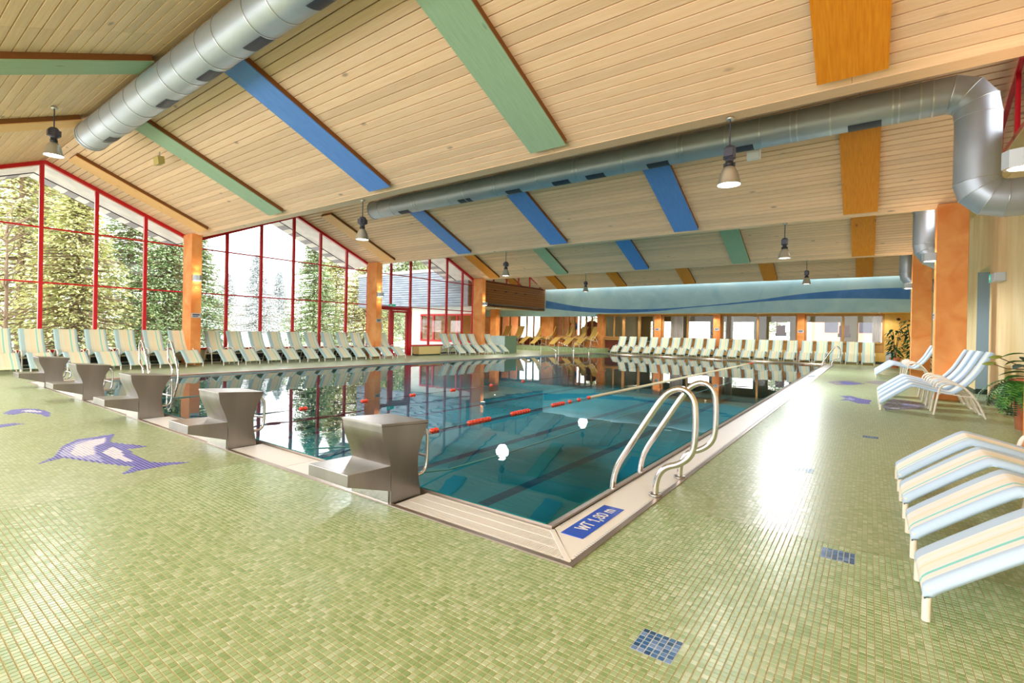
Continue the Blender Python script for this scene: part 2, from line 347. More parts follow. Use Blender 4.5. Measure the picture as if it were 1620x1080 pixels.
def tilebox(mb, i, j, z=0.0, mi=0, base=-.0026):
    g = TP*.065; x0, y0 = TX0+i*TP+g, TY0+j*TP+g; x1, y1 = x0+TP-2*g, y0+TP-2*g; e = .0011
    mb.add([(x0, y0, base), (x1, y0, base), (x1, y1, base), (x0, y1, base), (x0+e, y0+e, z), (x1-e, y0+e, z), (x1-e, y1-e, z), (x0+e, y1-e, z)],
           [(4,5,6,7), (0,1,5,4), (1,2,6,5), (2,3,7,6), (3,0,4,7)], mi)
cells = []
for i0, i1, j0, j1 in ZONES:
    for i in range(i0, i1):
        for j in range(j0, j1):
            if (i, j) not in blue_cells: cells.append((i, j))
def vis(c):       # distance to the camera along its view, only for tiles inside the frame
    p = Vector((TX0+(c[0]+.5)*TP, TY0+(c[1]+.5)*TP, -CAMH)); d = p.dot(CF)
    if d < .2: return 1e9
    u, v = 810+FPX*p.dot(CR)/d, 540+SHY-FPX*p.dot(CU)/d
    return p.length if (4 < u < 1616 and v < 1077) else 1e8 + p.length
cells.sort(key=vis)
near, rest = cells[:264], cells[264:]
tb = MB(); tilebox(tb, 0, 0)
tme = MB(); g_ = TP*.065; h_ = TP/2-g_; e_ = .0011
tme.add([(-h_,-h_,-.0026),(h_,-h_,-.0026),(h_,h_,-.0026),(-h_,h_,-.0026),(-h_+e_,-h_+e_,0),(h_-e_,-h_+e_,0),(h_-e_,h_-e_,0),(-h_+e_,h_-e_,0)], [(4,5,6,7),(0,1,5,4),(1,2,6,5),(2,3,7,6),(3,0,4,7)])
tile_me = tme.mesh('tile', M['tile']); tile_blue = tme.mesh('blue_tile', M['tileblue'])
def tloc(c): return (TX0+(c[0]+.5)*TP, TY0+(c[1]+.5)*TP, 0)
for c in near: inst('tile', tile_me, floor, tloc(c))
tb = MB()
for c in rest: tilebox(tb, *c)
stuff(tb.obj('tiles', M['tile'], floor))
for i in range(6):
    for j in range(6): inst('blue_tile', tile_blue, floor, tloc((i, j)))
for n, (a, b) in enumerate(PATCH[1:]):
    pm = MB()
    for i in range(6):
        for j in range(6):
            if n == 0: tilebox(pm, a+i, b+j)
            else: tilebox(pm, a+i, b+j, .0015, base=0)
    stuff(pm.obj('blue_tile_patch', M['tileblue'], floor))['label'] = 'square patch of blue tiles in the green floor'
def mosaic(name, polys, label):        # polys: list of (material index, polygon), the last one that holds a tile wins
    mb = MB(); xs = [p[0] for _, P in polys for p in P]; ys = [p[1] for _, P in polys for p in P]
    i0, j0 = cell(min(xs), min(ys)); i1, j1 = cell(max(xs), max(ys))
    for i in range(i0, i1+1):
        for j in range(j0, j1+1):
            x, y = TX0+(i+.5)*TP, TY0+(j+.5)*TP; k = None
            for mi, P in polys:
                if inpoly(x, y, P): k = mi
            if k is not None: tilebox(mb, i, j, .0015, k, base=0)
    o = stuff(mb.obj(name, [M['mosdark'], M['mosmid'], M['moslight'], M['mosgrey']], floor)); o['label'] = label
def fpx(x, y, z=0.0):      # the floor point under a pixel of the photograph
    d = CF + CR*((x-810)/FPX) - CU*((y-540-SHY)/FPX); t = (z-CAMH)/d.z; return (d.x*t, d.y*t)
def pp(L): return [fpx(*p) for p in L]
mosaic('dolphin_mosaic', [
    (0, pp([(60,734),(86,722),(98,706),(122,695),(150,691),(181,686),(174,699),(200,702),(234,706),(203,710),(216,722),(238,731),(268,731),(303,730),(262,737),(236,741),(190,751),(212,738),(170,734),(130,728),(100,724)])),
    (1, pp([(92,720),(104,707),(124,698),(146,694),(150,704),(152,716),(165,730),(130,726)])),
    (2, pp([(110,718),(120,704),(140,697),(168,692),(166,700),(148,706),(150,718),(130,722)])),
    (2, pp([(160,716),(176,707),(192,712),(196,722),(214,730),(196,730),(176,722)])),
    ], 'large lilac dolphin mosaic in the green floor, nearest of the left ones')
mosaic('dolphin_mosaic', [(0, pp([(4,654),(18,648),(40,646),(62,647),(80,652),(78,660),(62,655),(40,652),(20,656)])), (2, pp([(30,650),(50,648),(70,652),(60,652)]))],
    'pale dolphin mosaic in the floor, far left beside the starting blocks')
mosaic('dolphin_mosaic', [(0, pp([(-20,672),(4,671),(20,669),(40,670),(14,674),(-10,678)]))], 'pale mosaic fragment cut by the left picture edge')
mosaic('dolphin_mosaic', [(3, pp([(1308,604),(1326,602),(1345,602),(1370,607),(1348,609),(1325,609),(1318,607)])), (0, pp([(1330,603),(1352,605),(1366,607),(1345,608),(1330,607)]))],
    'small dark blue fish mosaic in the floor beside the pool, farther one')
mosaic('dolphin_mosaic', [(0, pp([(1328,626),(1345,626),(1360,630),(1378,633),(1376,639),(1358,638),(1342,633),(1328,633),(1340,630)])), (1, pp([(1343,628),(1352,631),(1350,634),(1340,631)]))],
    'bright indigo fish mosaic in the floor between pool and loungers')
mosaic('dolphin_mosaic', [(3, pp([(1396,641),(1412,630),(1428,632),(1452,636),(1466,642),(1458,647),(1430,648),(1400,648)])), (1, pp([(1430,638),(1456,642),(1450,646),(1426,645)])), (2, pp([(1402,645),(1425,645),(1420,647)]))],
    'grey violet mosaic in the floor under the middle loungers')
mosaic('dolphin_mosaic', [(3, pp([(1366,604),(1385,602),(1405,604),(1412,607),(1390,608),(1376,606)]))], 'dark mosaic in the floor under the far loungers on the right')

# ------------------------------------------------------------------ pool
pb = MB(); ZB = -1.8
pb.quad((PX0, PY0, ZB), (PX1, PY0, ZB), (PX1, PY1, ZB), (PX0, PY1, ZB))
for a, b in [((PX0, PY0), (PX1, PY0)), ((PX1, PY0), (PX1, PY1)), ((PX1, PY1), (PX0, PY1)), ((PX0, PY1), (PX0, PY0))]:
    pb.quad((*a, ZB), (*a, -.02), (*b, -.02), (*b, ZB))
basin = struct(pb.obj('pool_basin', M['basin']))
ln = MB()
for k in range(5): x = -2.945-2.48*k; ln.box(x-.125, x+.125, PY0+1.5, PY1-1.5, ZB, ZB+.004)
for k in range(4): x = -4.2-2.48*k
ln.obj('lane_line', M['basinline'], basin)
wb = MB()
wb.quad((PX0, PY0, -.025), (PX1, PY0, -.025), (PX1, PY1, -.025), (PX0, PY1, -.025))
tag(wb.obj('pool_water', M['water']), 'calm blue green water filling the long pool', 'water', kind='stuff')
edge = MB()
def frame_quads(mb, x0, x1, y0, y1, X0, X1, Y0, Y1, z0, z1, mi, h=None):    # ring between an inner and an outer rectangle
    A = [(x0, y0), (x1, y0), (x1, y1), (x0, y1)]; B = [(X0, Y0), (X1, Y0), (X1, Y1), (X0, Y1)]
    for k in range(4):
        l = (k+1) % 4; mb.quad((*A[k], z0), (*B[k], z1), (*B[l], z1), (*A[l], z0), mi)
frame_quads(edge, PX0, PX1, PY0, PY1, PX0-.11, PX1+.11, PY0-.11, PY1+.11, -.03, .022, 0)
frame_quads(edge, PX0-.11, PX1+.11, PY0-.11, PY1+.11, PX0-.115, PX1+.115, PY0-.115, PY1+.115, .022, -.03, 0)
frame_quads(edge, PX0-.115, PX1+.115, PY0-.115, PY1+.115, KX0+.035, KX1-.035, KY0+.035, KY1-.035, -.03, -.03, 1)
frame_quads(edge, KX0+.035, KX1-.035, KY0+.035, KY1-.035, KX0+.034, KX1-.034, KY0+.034, KY1-.034, -.03, .008, 0)
frame_quads(edge, KX0+.034, KX1-.034, KY0+.034, KY1-.034, KX0, KX1, KY0, KY1, .008, .008, 0)
frame_quads(edge, KX0, KX1, KY0, KY1, KX0-.001, KX1+.001, KY0-.001, KY1+.001, .008, -.01, 0)
pedge = struct(edge.obj('pool_edge', [M['steel_dark'], M['grout']]))
gx = MB(); a, b = KY0+.04, PY0-.12               # slatted grating in the front corner
n = int((1.36)/.0125)
for k in range(n):
    x = -2.70+k*.0125; yb = b; ya = a
    lim = KX1-.04-(PX1+.115-(KX1-.035))*0
    cut = x-(PX1+.12)                             # mitred at the corner
    if cut > 0: yb = b-cut
    if yb-ya > .02: gx.box(x, x+.0075, ya, yb, -.012, .004)
for t in (.06, .35, .65, .94):
    y = a+(b-a)*t; gx.box(-2.70, PX1+.12+(b-y), y-.004, y+.004, -.012, .0045)
stuff(gx.obj('grating_slats', M['grate'], pedge))
gm = MB()                                         # the mitre strip
p0, p1 = Vector((PX1+.118, PY0-.118, 0)), Vector((KX1-.04, KY0+.04, 0)); dd = (p1-p0).normalized(); nn = Vector((-dd.y, dd.x, 0))*.016
gm.hexa([(*(p0-nn).xy, -.012), (*(p1-nn).xy, -.012), (*(p1+nn).xy, -.012), (*(p0+nn).xy, -.012), (*(p0-nn).xy, .006), (*(p1-nn).xy, .006), (*(p1+nn).xy, .006), (*(p0+nn).xy, .006)])
gm.obj('mitre_strip', M['grate'], pedge)
cxa, cxb = PX1+.12, KX1-.04
y = 0
first = MB(); first.add([(cxa+.03, PY0-.118, .004), (cxb-.012, KY0+.075, .004), (cxb, KY0+.085, .004), (cxb, 3.95, .004), (cxa, 3.95, .004), (cxa, PY0-.09, .004)], [(0,1,2,3,4,5)])
first.obj('cover_panel', M['grate'], pedge)
def notch_panel(x0, x1, y0, y1): return MB().box(x0, x1, y0, y1, -.012, .004)
for k in range(24):
    ya = 3.955+k*.985
    if ya+.98 < PY1+.2: notch_panel(cxa, cxb, ya, ya+.98).obj('cover_panel', M['grate'], pedge, bevel=.003)
nt_ = MB()                                        # fine notches along both edges of the white covers
for k in range(360):
    ya = 2.42+k*.025
    if ya > 2.72: nt_.box(cxa, cxa+.016, ya, ya+.010, .003, .0054)
    nt_.box(cxb-.016, cxb, ya, ya+.010, .003, .0054)
stuff(nt_.obj('notches', M['plate'], pedge))
bxs = [-2.945-2.48*k for k in range(5)]
for k in range(4):                                # covers between the starting blocks
    x1, x0 = bxs[k]-.235, bxs[k+1]+.235
    for q in range(2):
        MB().box(x0+(x1-x0)*q/2+.003, x0+(x1-x0)*(q+1)/2-.003, a, b, -.012, .004).obj('cover_panel', M['grate'], pedge, bevel=.003)
MB().box(KX0+.05, bxs[4]-.235, a, b, -.012, .004).obj('cover_panel', M['grate'], pedge)
for k in range(12):
    ya = PY0-.05+k*2.04
    MB().box(KX0+.04, PX0-.12, ya, ya+2.03, -.012, .004).obj('cover_panel', M['grate'], pedge)
for k in range(6):
    xa = PX0-.1+k*2.0
    MB().box(xa, xa+1.99, PY1+.12, KY1-.04, -.012, .004).obj('cover_panel', M['grate'], pedge)
# depth sign on the cover
FONT = {'W': [[(0,1),(.25,.03),(.5,.85),(.75,.03),(1,1)]], 'T': [[(0,1),(1,1)], [(.5,1),(.5,0)]], '1': [[(.1,.72),(.55,1),(.55,0)]], ',': [[(.5,.12),(.3,-.2)]],
        '8': [[(.5,.52),(.12,.64),(.1,.88),(.5,1),(.9,.88),(.88,.64),(.5,.52),(.06,.38),(.05,.12),(.5,0),(.95,.12),(.94,.38),(.5,.52)]],
        '0': [[(.5,1),(.1,.85),(.05,.5),(.1,.15),(.5,0),(.9,.15),(.95,.5),(.9,.85),(.5,1)]], 'm': [[(0,0),(0,.66)], [(0,.5),(.25,.66),(.5,.5),(.5,0)], [(.5,.5),(.75,.66),(1,.5),(1,0)]]}
def lettering(parent, m, text, x, y, z, h, wch, th, ux, uy, gap=.28, blank=.4):
    pen = 0
    for ch in text:
        if ch == ' ': pen += wch*blank*2; continue
        mb = MB(); cw = wch*(.45 if ch == ',' else .62 if ch == '1' else 1.7 if ch == 'W' else 1.35 if ch == 'm' else 1); zz = z
        for st in FONT[ch]:
            q = [(x+ux[0]*(pen+a_*cw)+uy[0]*b_*h, y+ux[1]*(pen+a_*cw)+uy[1]*b_*h) for a_, b_ in st]; L = []; Rr = []
            if q[0] != q[-1]:
                for pa, pb_ in zip(q[:-1], q[1:]):
                    d = (Vector(pb_)-Vector(pa)).normalized(); n_ = Vector((-d.y, d.x))*th/2; pa = Vector(pa)-d*th*.35; pb_ = Vector(pb_)+d*th*.35
                    mb.quad((*(pa-n_), zz), (*(pb_-n_), zz), (*(pb_+n_), zz), (*(pa+n_), zz)); zz += .0001
                continue
            for k in range(len(q)):
                pa, pb_ = Vector(q[max(k-1, 0)]), Vector(q[min(k+1, len(q)-1)])
                if k == 0 and q[0] == q[-1]: pa = Vector(q[-2])
                if k == len(q)-1 and q[0] == q[-1]: pb_ = Vector(q[1])
                d = (pb_-pa).normalized(); n_ = Vector((-d.y, d.x))*th/2; p_ = Vector(q[k])
                if q[0] != q[-1] and k in (0, len(q)-1): p_ = p_+d*th*.3*(1 if k else -1)
                L.append((*(p_+n_), zz)); Rr.append((*(p_-n_), zz))
            k = len(q); mb.add(L+Rr, [(a_, k+a_, k+a_+1, a_+1) for a_ in range(k-1)]); zz += .0002
        mb.obj('letter', M[m], parent); pen += cw+wch*gap
sg = tag(MB().box(-1.525, -1.372, 2.655, 3.275, .0045, .007).obj('depth_sign', M['signblue']), 'blue depth sign reading WT 1,80 m on the white pool cover', 'sign')
lettering(sg, 'signwhite', 'WT 1,80 m', -1.412, 2.775, .0076, .078, .042, .0145, (0, 1), (-1, 0))
ds = tag(MB().box(-1.56, -1.36, 18.0, 18.9, .0045, .007).obj('depth_sign', M['grate']), 'distant pale depth marking with dark lettering on the pool edge', 'sign')
lettering(ds, 'basinline', 'WT 1,80 m', -1.37, 18.02, .0076, .17, .06, .03, (0, 1), (-1, 0))

# ------------------------------------------------------------------ ceiling: four folded bays with boards
def slope_pt(x, y, s0, s1, off=0):    # s0 = (y, z) valley, s1 = (y, z) ridge
    t = (y-s0[0])/(s1[0]-s0[0]); return (x, y, s0[1]+(s1[1]-s0[1])*t-off)
XC0, XC1 = -19.0, 1.80
def slope(bay, side, mode):
    yv = (VAL[bay+1]-.12) if side == 's' else (VAL[bay]+.12); yr = RID[bay]; v = (yv, ZV); r = (yr, ZR)
    L = math.hypot(yr-yv, ZR-ZV); uy, uz = (yr-yv)/L, (ZR-ZV)/L; sgn = 1 if side == 's' else -1
    ny, nz = (-uz*1, uy) if uy > 0 else (uz, -uy)     # upward normal in (y, z)
    if nz < 0: ny, nz = -ny, -nz
    bk = MB(); h = .03
    bk.hexa([(XC0, yv+ny*h, ZV+nz*h), (XC1, yv+ny*h, ZV+nz*h), (XC1, yr+ny*h, ZR+nz*h), (XC0, yr+ny*h, ZR+nz*h), (XC0, yv+ny*.16, ZV+nz*.16), (XC1, yv+ny*.16, ZV+nz*.16), (XC1, yr+ny*.16, ZR+nz*.16), (XC0, yr+ny*.16, ZR+nz*.16)])
    s = struct(bk.obj('ceiling', M['plank_gap']))
    n = 26; pitch = L/n; wv = pitch-(.012 if bay == 0 else .021)
    xs = [XC0, -16.2, -12.05, -8.05, -4.05, -.2, XC1]
    def board(mb, x0, x1, a_):
        b_ = a_+wv; e = .004
        P = lambda x, t, o: (x, yv+uy*t+ny*o, ZV+uz*t+nz*o)
        vs = [P(x0, a_, .028), P(x1, a_, .028), P(x1, b_, .028), P(x0, b_, .028), P(x0, a_, e), P(x1, a_, e), P(x1, b_, e), P(x0, b_, e), P(x0+.003, a_+e, 0), P(x1-.003, a_+e, 0), P(x1-.003, b_-e, 0), P(x0+.003, b_-e, 0)]
        mb.add(vs, [(0,1,5,4), (1,2,6,5), (2,3,7,6), (3,0,4,7), (4,5,9,8), (5,6,10,9), (6,7,11,10), (7,4,8,11), (8,9,10,11)])
    if mode == 'parts':
        for k in range(n):
            for x0, x1 in zip(xs[:-1], xs[1:]):
                mb = MB(); board(mb, x0+.002, x1-.002, k*pitch+.004); mb.obj('plank', M['plank'], s)
    else:
        mb = MB()
        for k in range(n):
            for x0, x1 in zip(xs[:-1], xs[1:]): board(mb, x0+.002, x1-.002, k*pitch+.004)
        stuff(mb.obj('planks', M['plank'], s))
    return v, r
for bay in range(4):
    slope(bay, 'n', 'parts' if bay == 0 else 'joined'); slope(bay, 's', 'parts' if bay < 2 else 'joined')
for k in range(4):                      # flat soffit of each valley
    y = VAL[k]
    struct(MB().box(XC0, XC1, y-.125, y+.125, ZV-.005, ZV+.10).obj('ceiling', M['plank']))
# the roof behind the camera, its end wall with tall windows
bk = MB(); bk.hexa([(XC0, BACKY, 5.2), (XC1, BACKY, 5.2), (XC1, VAL[0]-.12, ZV+.03), (XC0, VAL[0]-.12, ZV+.03), (XC0, BACKY, 5.35), (XC1, BACKY, 5.35), (XC1, VAL[0]-.12, ZV+.18), (XC0, VAL[0]-.12, ZV+.18)])
struct(bk.obj('ceiling', M['plank']))
# painted boards under the slopes
def beam(bay, side, xc, color, label, t0=.055, t1=.93):
    yv = (VAL[bay+1]-.12) if side == 's' else (VAL[bay]+.12); yr = RID[bay]
    L = math.hypot(yr-yv, ZR-ZV); uy, uz = (yr-yv)/L, (ZR-ZV)/L; ny, nz = (-uz, uy) if uy > 0 else (uz, -uy)
    if nz < 0: ny, nz = -ny, -nz
    P = lambda x, t, o: (x, yv+uy*t*L-ny*o, ZV+uz*t*L-nz*o)
    x0, x1 = xc-.315, xc+.315
    bd = MB().hexa([P(x0, t0, .002), P(x1, t0, .002), P(x1, t1, .002), P(x0, t1, .002), P(x0, t0, .085), P(x1, t0, .085), P(x1, t1, .085), P(x0, t1, .085)])
    o = bd.obj('painted_board', M['boardside']); tag(o, label, 'ceiling board', 'painted boards across the ceiling')
    fc = MB().hexa([P(x0-.004, t0-.002, .086), P(x1+.004, t0-.002, .086), P(x1+.004, t1+.002, .086), P(x0-.004, t1+.002, .086), P(x0-.004, t0-.002, .104), P(x1+.004, t0-.002, .104), P(x1+.004, t1+.002, .104), P(x0-.004, t1+.002, .104)])
    fc.obj('painted_face', M[color], o)
BX = [-16.2, -12.05, -8.05, -4.05, -.2]
BAYN = ['nearest', 'second', 'third', 'farthest']
BC = [['orangelit', 'greenwood', 'bluewood', 'greenwood', 'orangewood'], ['orangelit', 'bluewood', 'bluewood', 'bluewood', 'orangewood'],
      ['orangewood', 'greenwood', 'bluewood', 'greenwood', 'orangewood'], ['orangewood']*5]
CN = {'orangelit': 'window-lit orange', 'orangewood': 'orange stained', 'greenwood': 'sage green', 'bluewood': 'blue'}
for bay in range(4):
    for k, x in enumerate(BX):
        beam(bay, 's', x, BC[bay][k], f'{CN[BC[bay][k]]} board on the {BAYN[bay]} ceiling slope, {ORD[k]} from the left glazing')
beam(0, 'n', -9.25, 'greenwood', 'sage green board at the top left, left of the round duct', .05, .87)
beam(0, 'n', -13.0, 'orangelit', 'window-lit orange board at the far left beside the first lamp', .05, .87)

# ------------------------------------------------------------------ left glazing (three gabled bays)
def gable_z(y):      # underside of the roof over the wall
    for bay in range(4):
        if VAL[bay] <= y <= VAL[bay+1]:
            r = RID[bay]
            if y < r: t = max(0, (y-VAL[bay]-.12)/(r-VAL[bay]-.12)); return ZV+(ZR-ZV)*t
            t = max(0, (VAL[bay+1]-.12-y)/(VAL[bay+1]-.12-r)); return ZV+(ZR-ZV)*t
    return ZV
ZS, ZT1, ZT2 = .48, 2.30, 3.76
low = struct(MB().box(XL-.25, XL+.02, BACKY, 14.35, 0, ZS-.03).box(XL-.25, XL+.02, 16.3, 20.8, 0, ZS-.03).obj('wall_left', M['cream']))
struct(MB().box(XL+.02, XL+.035, BACKY, 14.35, 0, .1).box(XL+.02, XL+.035, 16.3, 20.8, 0, .1).obj('baseboard_left', M['skirting']))
rad = MB()
for y0 in (1.0, 2.4, 4.0, 5.2, 7.2, 8.8, 10.4, 12.0): rad.box(XL+.03, XL+.10, y0, y0+1.1, .13, .36)
stuff(rad.obj('heater_grilles', M['black'], low))
def window_bay(bay, ys, skip=()):
    rt = struct(bpy.data.objects.new(f'window_{bay+1}', None)); C.objects.link(rt); rt.location = (XL, ys[0], 0); rt['kind'] = 'structure'
    ox, oy = XL, ys[0]
    for k, y in enumerate(ys):
        w_ = .044; top = min(gable_z(y-w_), gable_z(y+w_)) - .02; z0 = ZS
        if bay == 2 and k in (0, 1, 2): z0 = 2.22 if k == 1 else .0
        MB().box(-.05, .05, y-w_-oy, y+w_-oy, z0, top).obj('mullion', M['red'], rt, bevel=.006)
    for a_, b_ in zip(ys[:-1], ys[1:]):
        c0, c1 = a_+.036-oy, b_-.036-oy
        for z in (ZT1, ZT2): 
            MB().box(-.03, .03, c0, c1, z-.02, z+.02).obj('transom', M['red'], rt)
        isdoor = bay == 2 and b_ < 16.4
        if not isdoor: MB().box(-.08, .09, c0-.036, c1+.036, ZS-.035, ZS+.025).obj('sill', M['red'], rt)
        zs = [ZS+.02, ZT1-.02, ZT1+.02, ZT2-.02]
        if not isdoor: MB().box(-.006, .006, c0, c1, zs[0], zs[1]).obj('pane', M['glass'], rt)
        MB().box(-.006, .006, c0, c1, zs[2], zs[3]).obj('pane', M['glass'], rt)
        P = [(c0, ZT2+.02), (c1, ZT2+.02), (c1, gable_z(b_-.036)-.06)]
        if a_ < RID[bay] < b_ and min(RID[bay]-a_, b_-RID[bay]) > .08: P.append((RID[bay]-oy, ZR-.06))
        P.append((c0, gable_z(a_+.036)-.06)); MB().prism(P, 'x', -.006, .006).obj('pane', M['glass'], rt)
    e0, e1 = ys[0], ys[-1]
    for a_, b_ in ((max(e0, VAL[bay]), RID[bay]), (RID[bay], e1)):      # red rake under the roof
        MB().hexa([(-.06, a_-oy, gable_z(a_)-.11), (.06, a_-oy, gable_z(a_)-.11), (.06, b_-oy, gable_z(b_)-.11), (-.06, b_-oy, gable_z(b_)-.11),
                   (-.06, a_-oy, gable_z(a_)-.005), (.06, a_-oy, gable_z(a_)-.005), (.06, b_-oy, gable_z(b_)-.005), (-.06, b_-oy, gable_z(b_)-.005)]).obj('rake', M['red'], rt)
    return rt
window_bay(0, [-.2, .77, 1.94, 3.14, 4.29, 5.46, 6.60])
window_bay(1, [6.90, 7.80, 8.97, 10.20, 11.33, 12.55, 13.66])
w3 = window_bay(2, [13.95, 14.93, 16.12, 17.36, 18.62, 19.83, 20.72])
MB().box(XL-.04, XL+.04, BACKY, -.3, ZS, ZS+.06).obj('sill', M['red'])['kind'] = 'structure'
dr = bpy.data.objects.new('door_1', None); C.objects.link(dr); dr.location = (XL, 14.93, 0); struct(dr)
MB().box(-.06, .07, -.95, 1.22, 2.12, 2.27).obj('header', M['red'], dr)
MB().box(-.06, .07, -.06, .06, 0, 2.12).obj('jamb', M['red'], dr); MB().box(-.06, .08, 1.02, 1.24, 0, 2.12).obj('jamb', M['red'], dr)
MB().box(-.03, .05, .06, .17, .05, 2.1).obj('stile', M['red'], dr); MB().box(-.03, .05, .93, 1.02, .05, 2.1).obj('stile', M['red'], dr)
MB().box(-.03, .05, .17, .93, .02, .14).obj('rail', M['red'], dr); MB().box(-.03, .05, .17, .93, 2.02, 2.1).obj('rail', M['red'], dr)
MB().box(-.006, .006, .17, .93, .14, 2.02).obj('pane', M['glass'], dr); MB().box(-.006, .006, -.95, -.06, .1, 2.12).obj('pane', M['glass'], dr)
MB().box(-.06, .06, -.95, -.06, 0, .1).obj('rail', M['red'], dr); MB().box(-.06, .07, -.06, 1.24, -.0, .02).obj('threshold', M['red'], dr)
MB().tube([(.05, .12, .95), (.10, .12, .95), (.10, .12, 1.2), (.05, .12, 1.2)], .012).obj('handle', M['chrome'], dr)
MB().box(.01, .016, -.75, -.45, 1.2, 1.55).obj('notice', M['signwhite'], dr)
ex = MB().box(XL+.075, XL+.11, 14.75, 15.15, 2.285, 2.385).obj('exit_sign', M['exit']); tag(ex, 'small green exit sign above the red glazed door', 'sign')
MB().box(XL+.11, XL+.113, 14.80, 14.93, 2.30, 2.37).box(XL+.11, XL+.113, 14.97, 15.10, 2.325, 2.345).obj('pictogram', M['signwhite'], ex)
# white outer eaves: boards beyond the glass and a verge of alternating slats
for bay in range(3):
    for side in 'ns':
        yv = VAL[bay+1] if side == 's' else VAL[bay]; yr = RID[bay]; L = math.hypot(yr-yv, ZR-ZV); uy, uz = (yr-yv)/L, (ZR-ZV)/L
        ev = struct(MB().hexa([(-19.1, yv, ZV-.09), (XL-.07, yv, ZV-.09), (XL-.07, yr, ZR-.09), (-19.1, yr, ZR-.09), (-19.1, yv, ZV+.0), (XL-.07, yv, ZV+.0), (XL-.07, yr, ZR+.0), (-19.1, yr, ZR+.0)]).obj('eave', M['eave']))
        mb = MB(); mg = MB(); n = 14
        for k in range(n):
            a_, b_ = k/n*L+.004, (k+1)/n*L-.004
            q = [(-19.75, yv+uy*a_, ZV+uz*a_-.10), (-19.12, yv+uy*a_, ZV+uz*a_-.10), (-19.12, yv+uy*b_, ZV+uz*b_-.10), (-19.75, yv+uy*b_, ZV+uz*b_-.10)]
            (mb if k % 2 else mg).hexa(q+[(x, y, z+.06) for x, y, z in q])
        stuff(mb.obj('verge_slats', M['eave'], ev)); stuff(mg.obj('verge_slats', M['eavegrey'], ev))
        MB().tube([(-19.10, yv, ZV-.10), (-19.10, yr, ZR-.10)], .018, 6).tube([(-19.77, yv, ZV-.08), (-19.77, yr, ZR-.08)], .022, 6).obj('verge_trim', M['ballast'], ev)
# orange posts along the glazing
for k, y in enumerate((6.45, 13.55, 20.65)):
    struct(MB().box(-17.72, -17.08, y, y+.30, 0, ZV+.02).obj('column', M['column'], bevel=.01))
# right hand columns
for x, y in ((1.26, 6.55), (1.13, 13.6), (1.13, 20.7)):
    struct(MB().box(x, x+.5, y, y+.40, 0, ZV+.02).obj('column', M['column'], bevel=.01))

# ------------------------------------------------------------------ right wall
rw = MB()
rw.box(XR, XR+.4, BACKY, 14.25, 0, 4.32).box(XR, XR+.4, 15.75, 33, 0, 4.32).box(XR, XR+.4, 14.25, 15.75, 2.85, 4.32)
rw.box(1.79, XR+.05, 17.4, 33, 4.32, 5.9)
struct(rw.obj('wall_right', M['yellow']))
struct(MB().box(1.75, XR+.4, BACKY, 33, 4.30, 4.34).obj('trim_1', M['yellow']))
struct(MB().box(XR-.015, XR, BACKY, 14.25, 0, .10).box(XR-.015, XR, 15.75, 33, 0, .10).obj('baseboard_right', M['skirting']))
d2 = struct(MB().box(XR+.28, XR+.36, 14.25, 15.75, 0, 2.85).obj('door_2', M['reveal']))
MB().box(XR+.001, XR+.30, 15.742, 15.752, 0, 2.85).obj('reveal', M['reveal'], d2)
MB().box(XR+.001, XR+.30, 15.728, 15.742, 0, .12).obj('skirting', M['skirting'], d2)
MB().box(XR+.26, XR+.28, 14.3, 14.37, 0, 2.1).obj('door_edge', M['redwood'], d2)
MB().box(XR+.22, XR+.28, 14.40, 14.47, 1.25, 1.31).obj('handle', M['redwood'], d2)
# red clerestory glazing in the right gables
for bay in (0, 1):
    rt = bpy.data.objects.new(f'window_{bay+4}', None); C.objects.link(rt); rt.location = (1.78, RID[bay], 0); struct(rt); oy = RID[bay]
    y0, y1 = VAL[bay]+.3, VAL[bay+1]-.9
    for a_, b_ in ((y0, oy), (oy, y1)):
        for dx, s_ in ((-.03, 0), (.045, .10)):
            q = [(dx, a_-oy, gable_z(a_)-.09-s_), (dx+.05, a_-oy, gable_z(a_)-.09-s_), (dx+.05, b_-oy, gable_z(b_)-.09-s_), (dx, b_-oy, gable_z(b_)-.09-s_)]
            MB().hexa(q+[(x, y, z+.075) for x, y, z in q]).obj('rake', M['red'], rt)
    for y in np.linspace(y0, y1, 6):
        top = gable_z(y)-.1
        if top > 4.45: MB().box(-.03, .04, y-.035-oy, y+.035-oy, 4.34, top).obj('mullion', M['red'], rt)
    MB().box(-.03, .05, y0-oy, y1-oy, 4.34, 4.42).obj('sill', M['red'], rt)
    for a_, b_ in ((y0, oy), (oy, y1)):
        MB().prism([(a_-oy, 4.42), (b_-oy, 4.42), (b_-oy, gable_z(b_)-.1), (a_-oy, gable_z(a_)-.1)], 'x', .0, .01).obj('pane', M['glass'], rt)
es = thing('exit_sign', 'green and white exit sign box on the yellow right wall', 'sign', (XR, 13.0, 2.40))
MB().box(-.16, 0, -.25, .25, -.02, .14).obj('housing', M['plate'], es, bevel=.01)
MB().box(-.166, -.16, .05, .245, -.015, .135).obj('green_face', M['exit'], es)
MB().box(-.169, -.166, .09, .15, .02, .10).box(-.169, -.166, .17, .22, .05, .075).obj('pictogram', M['signwhite'], es)

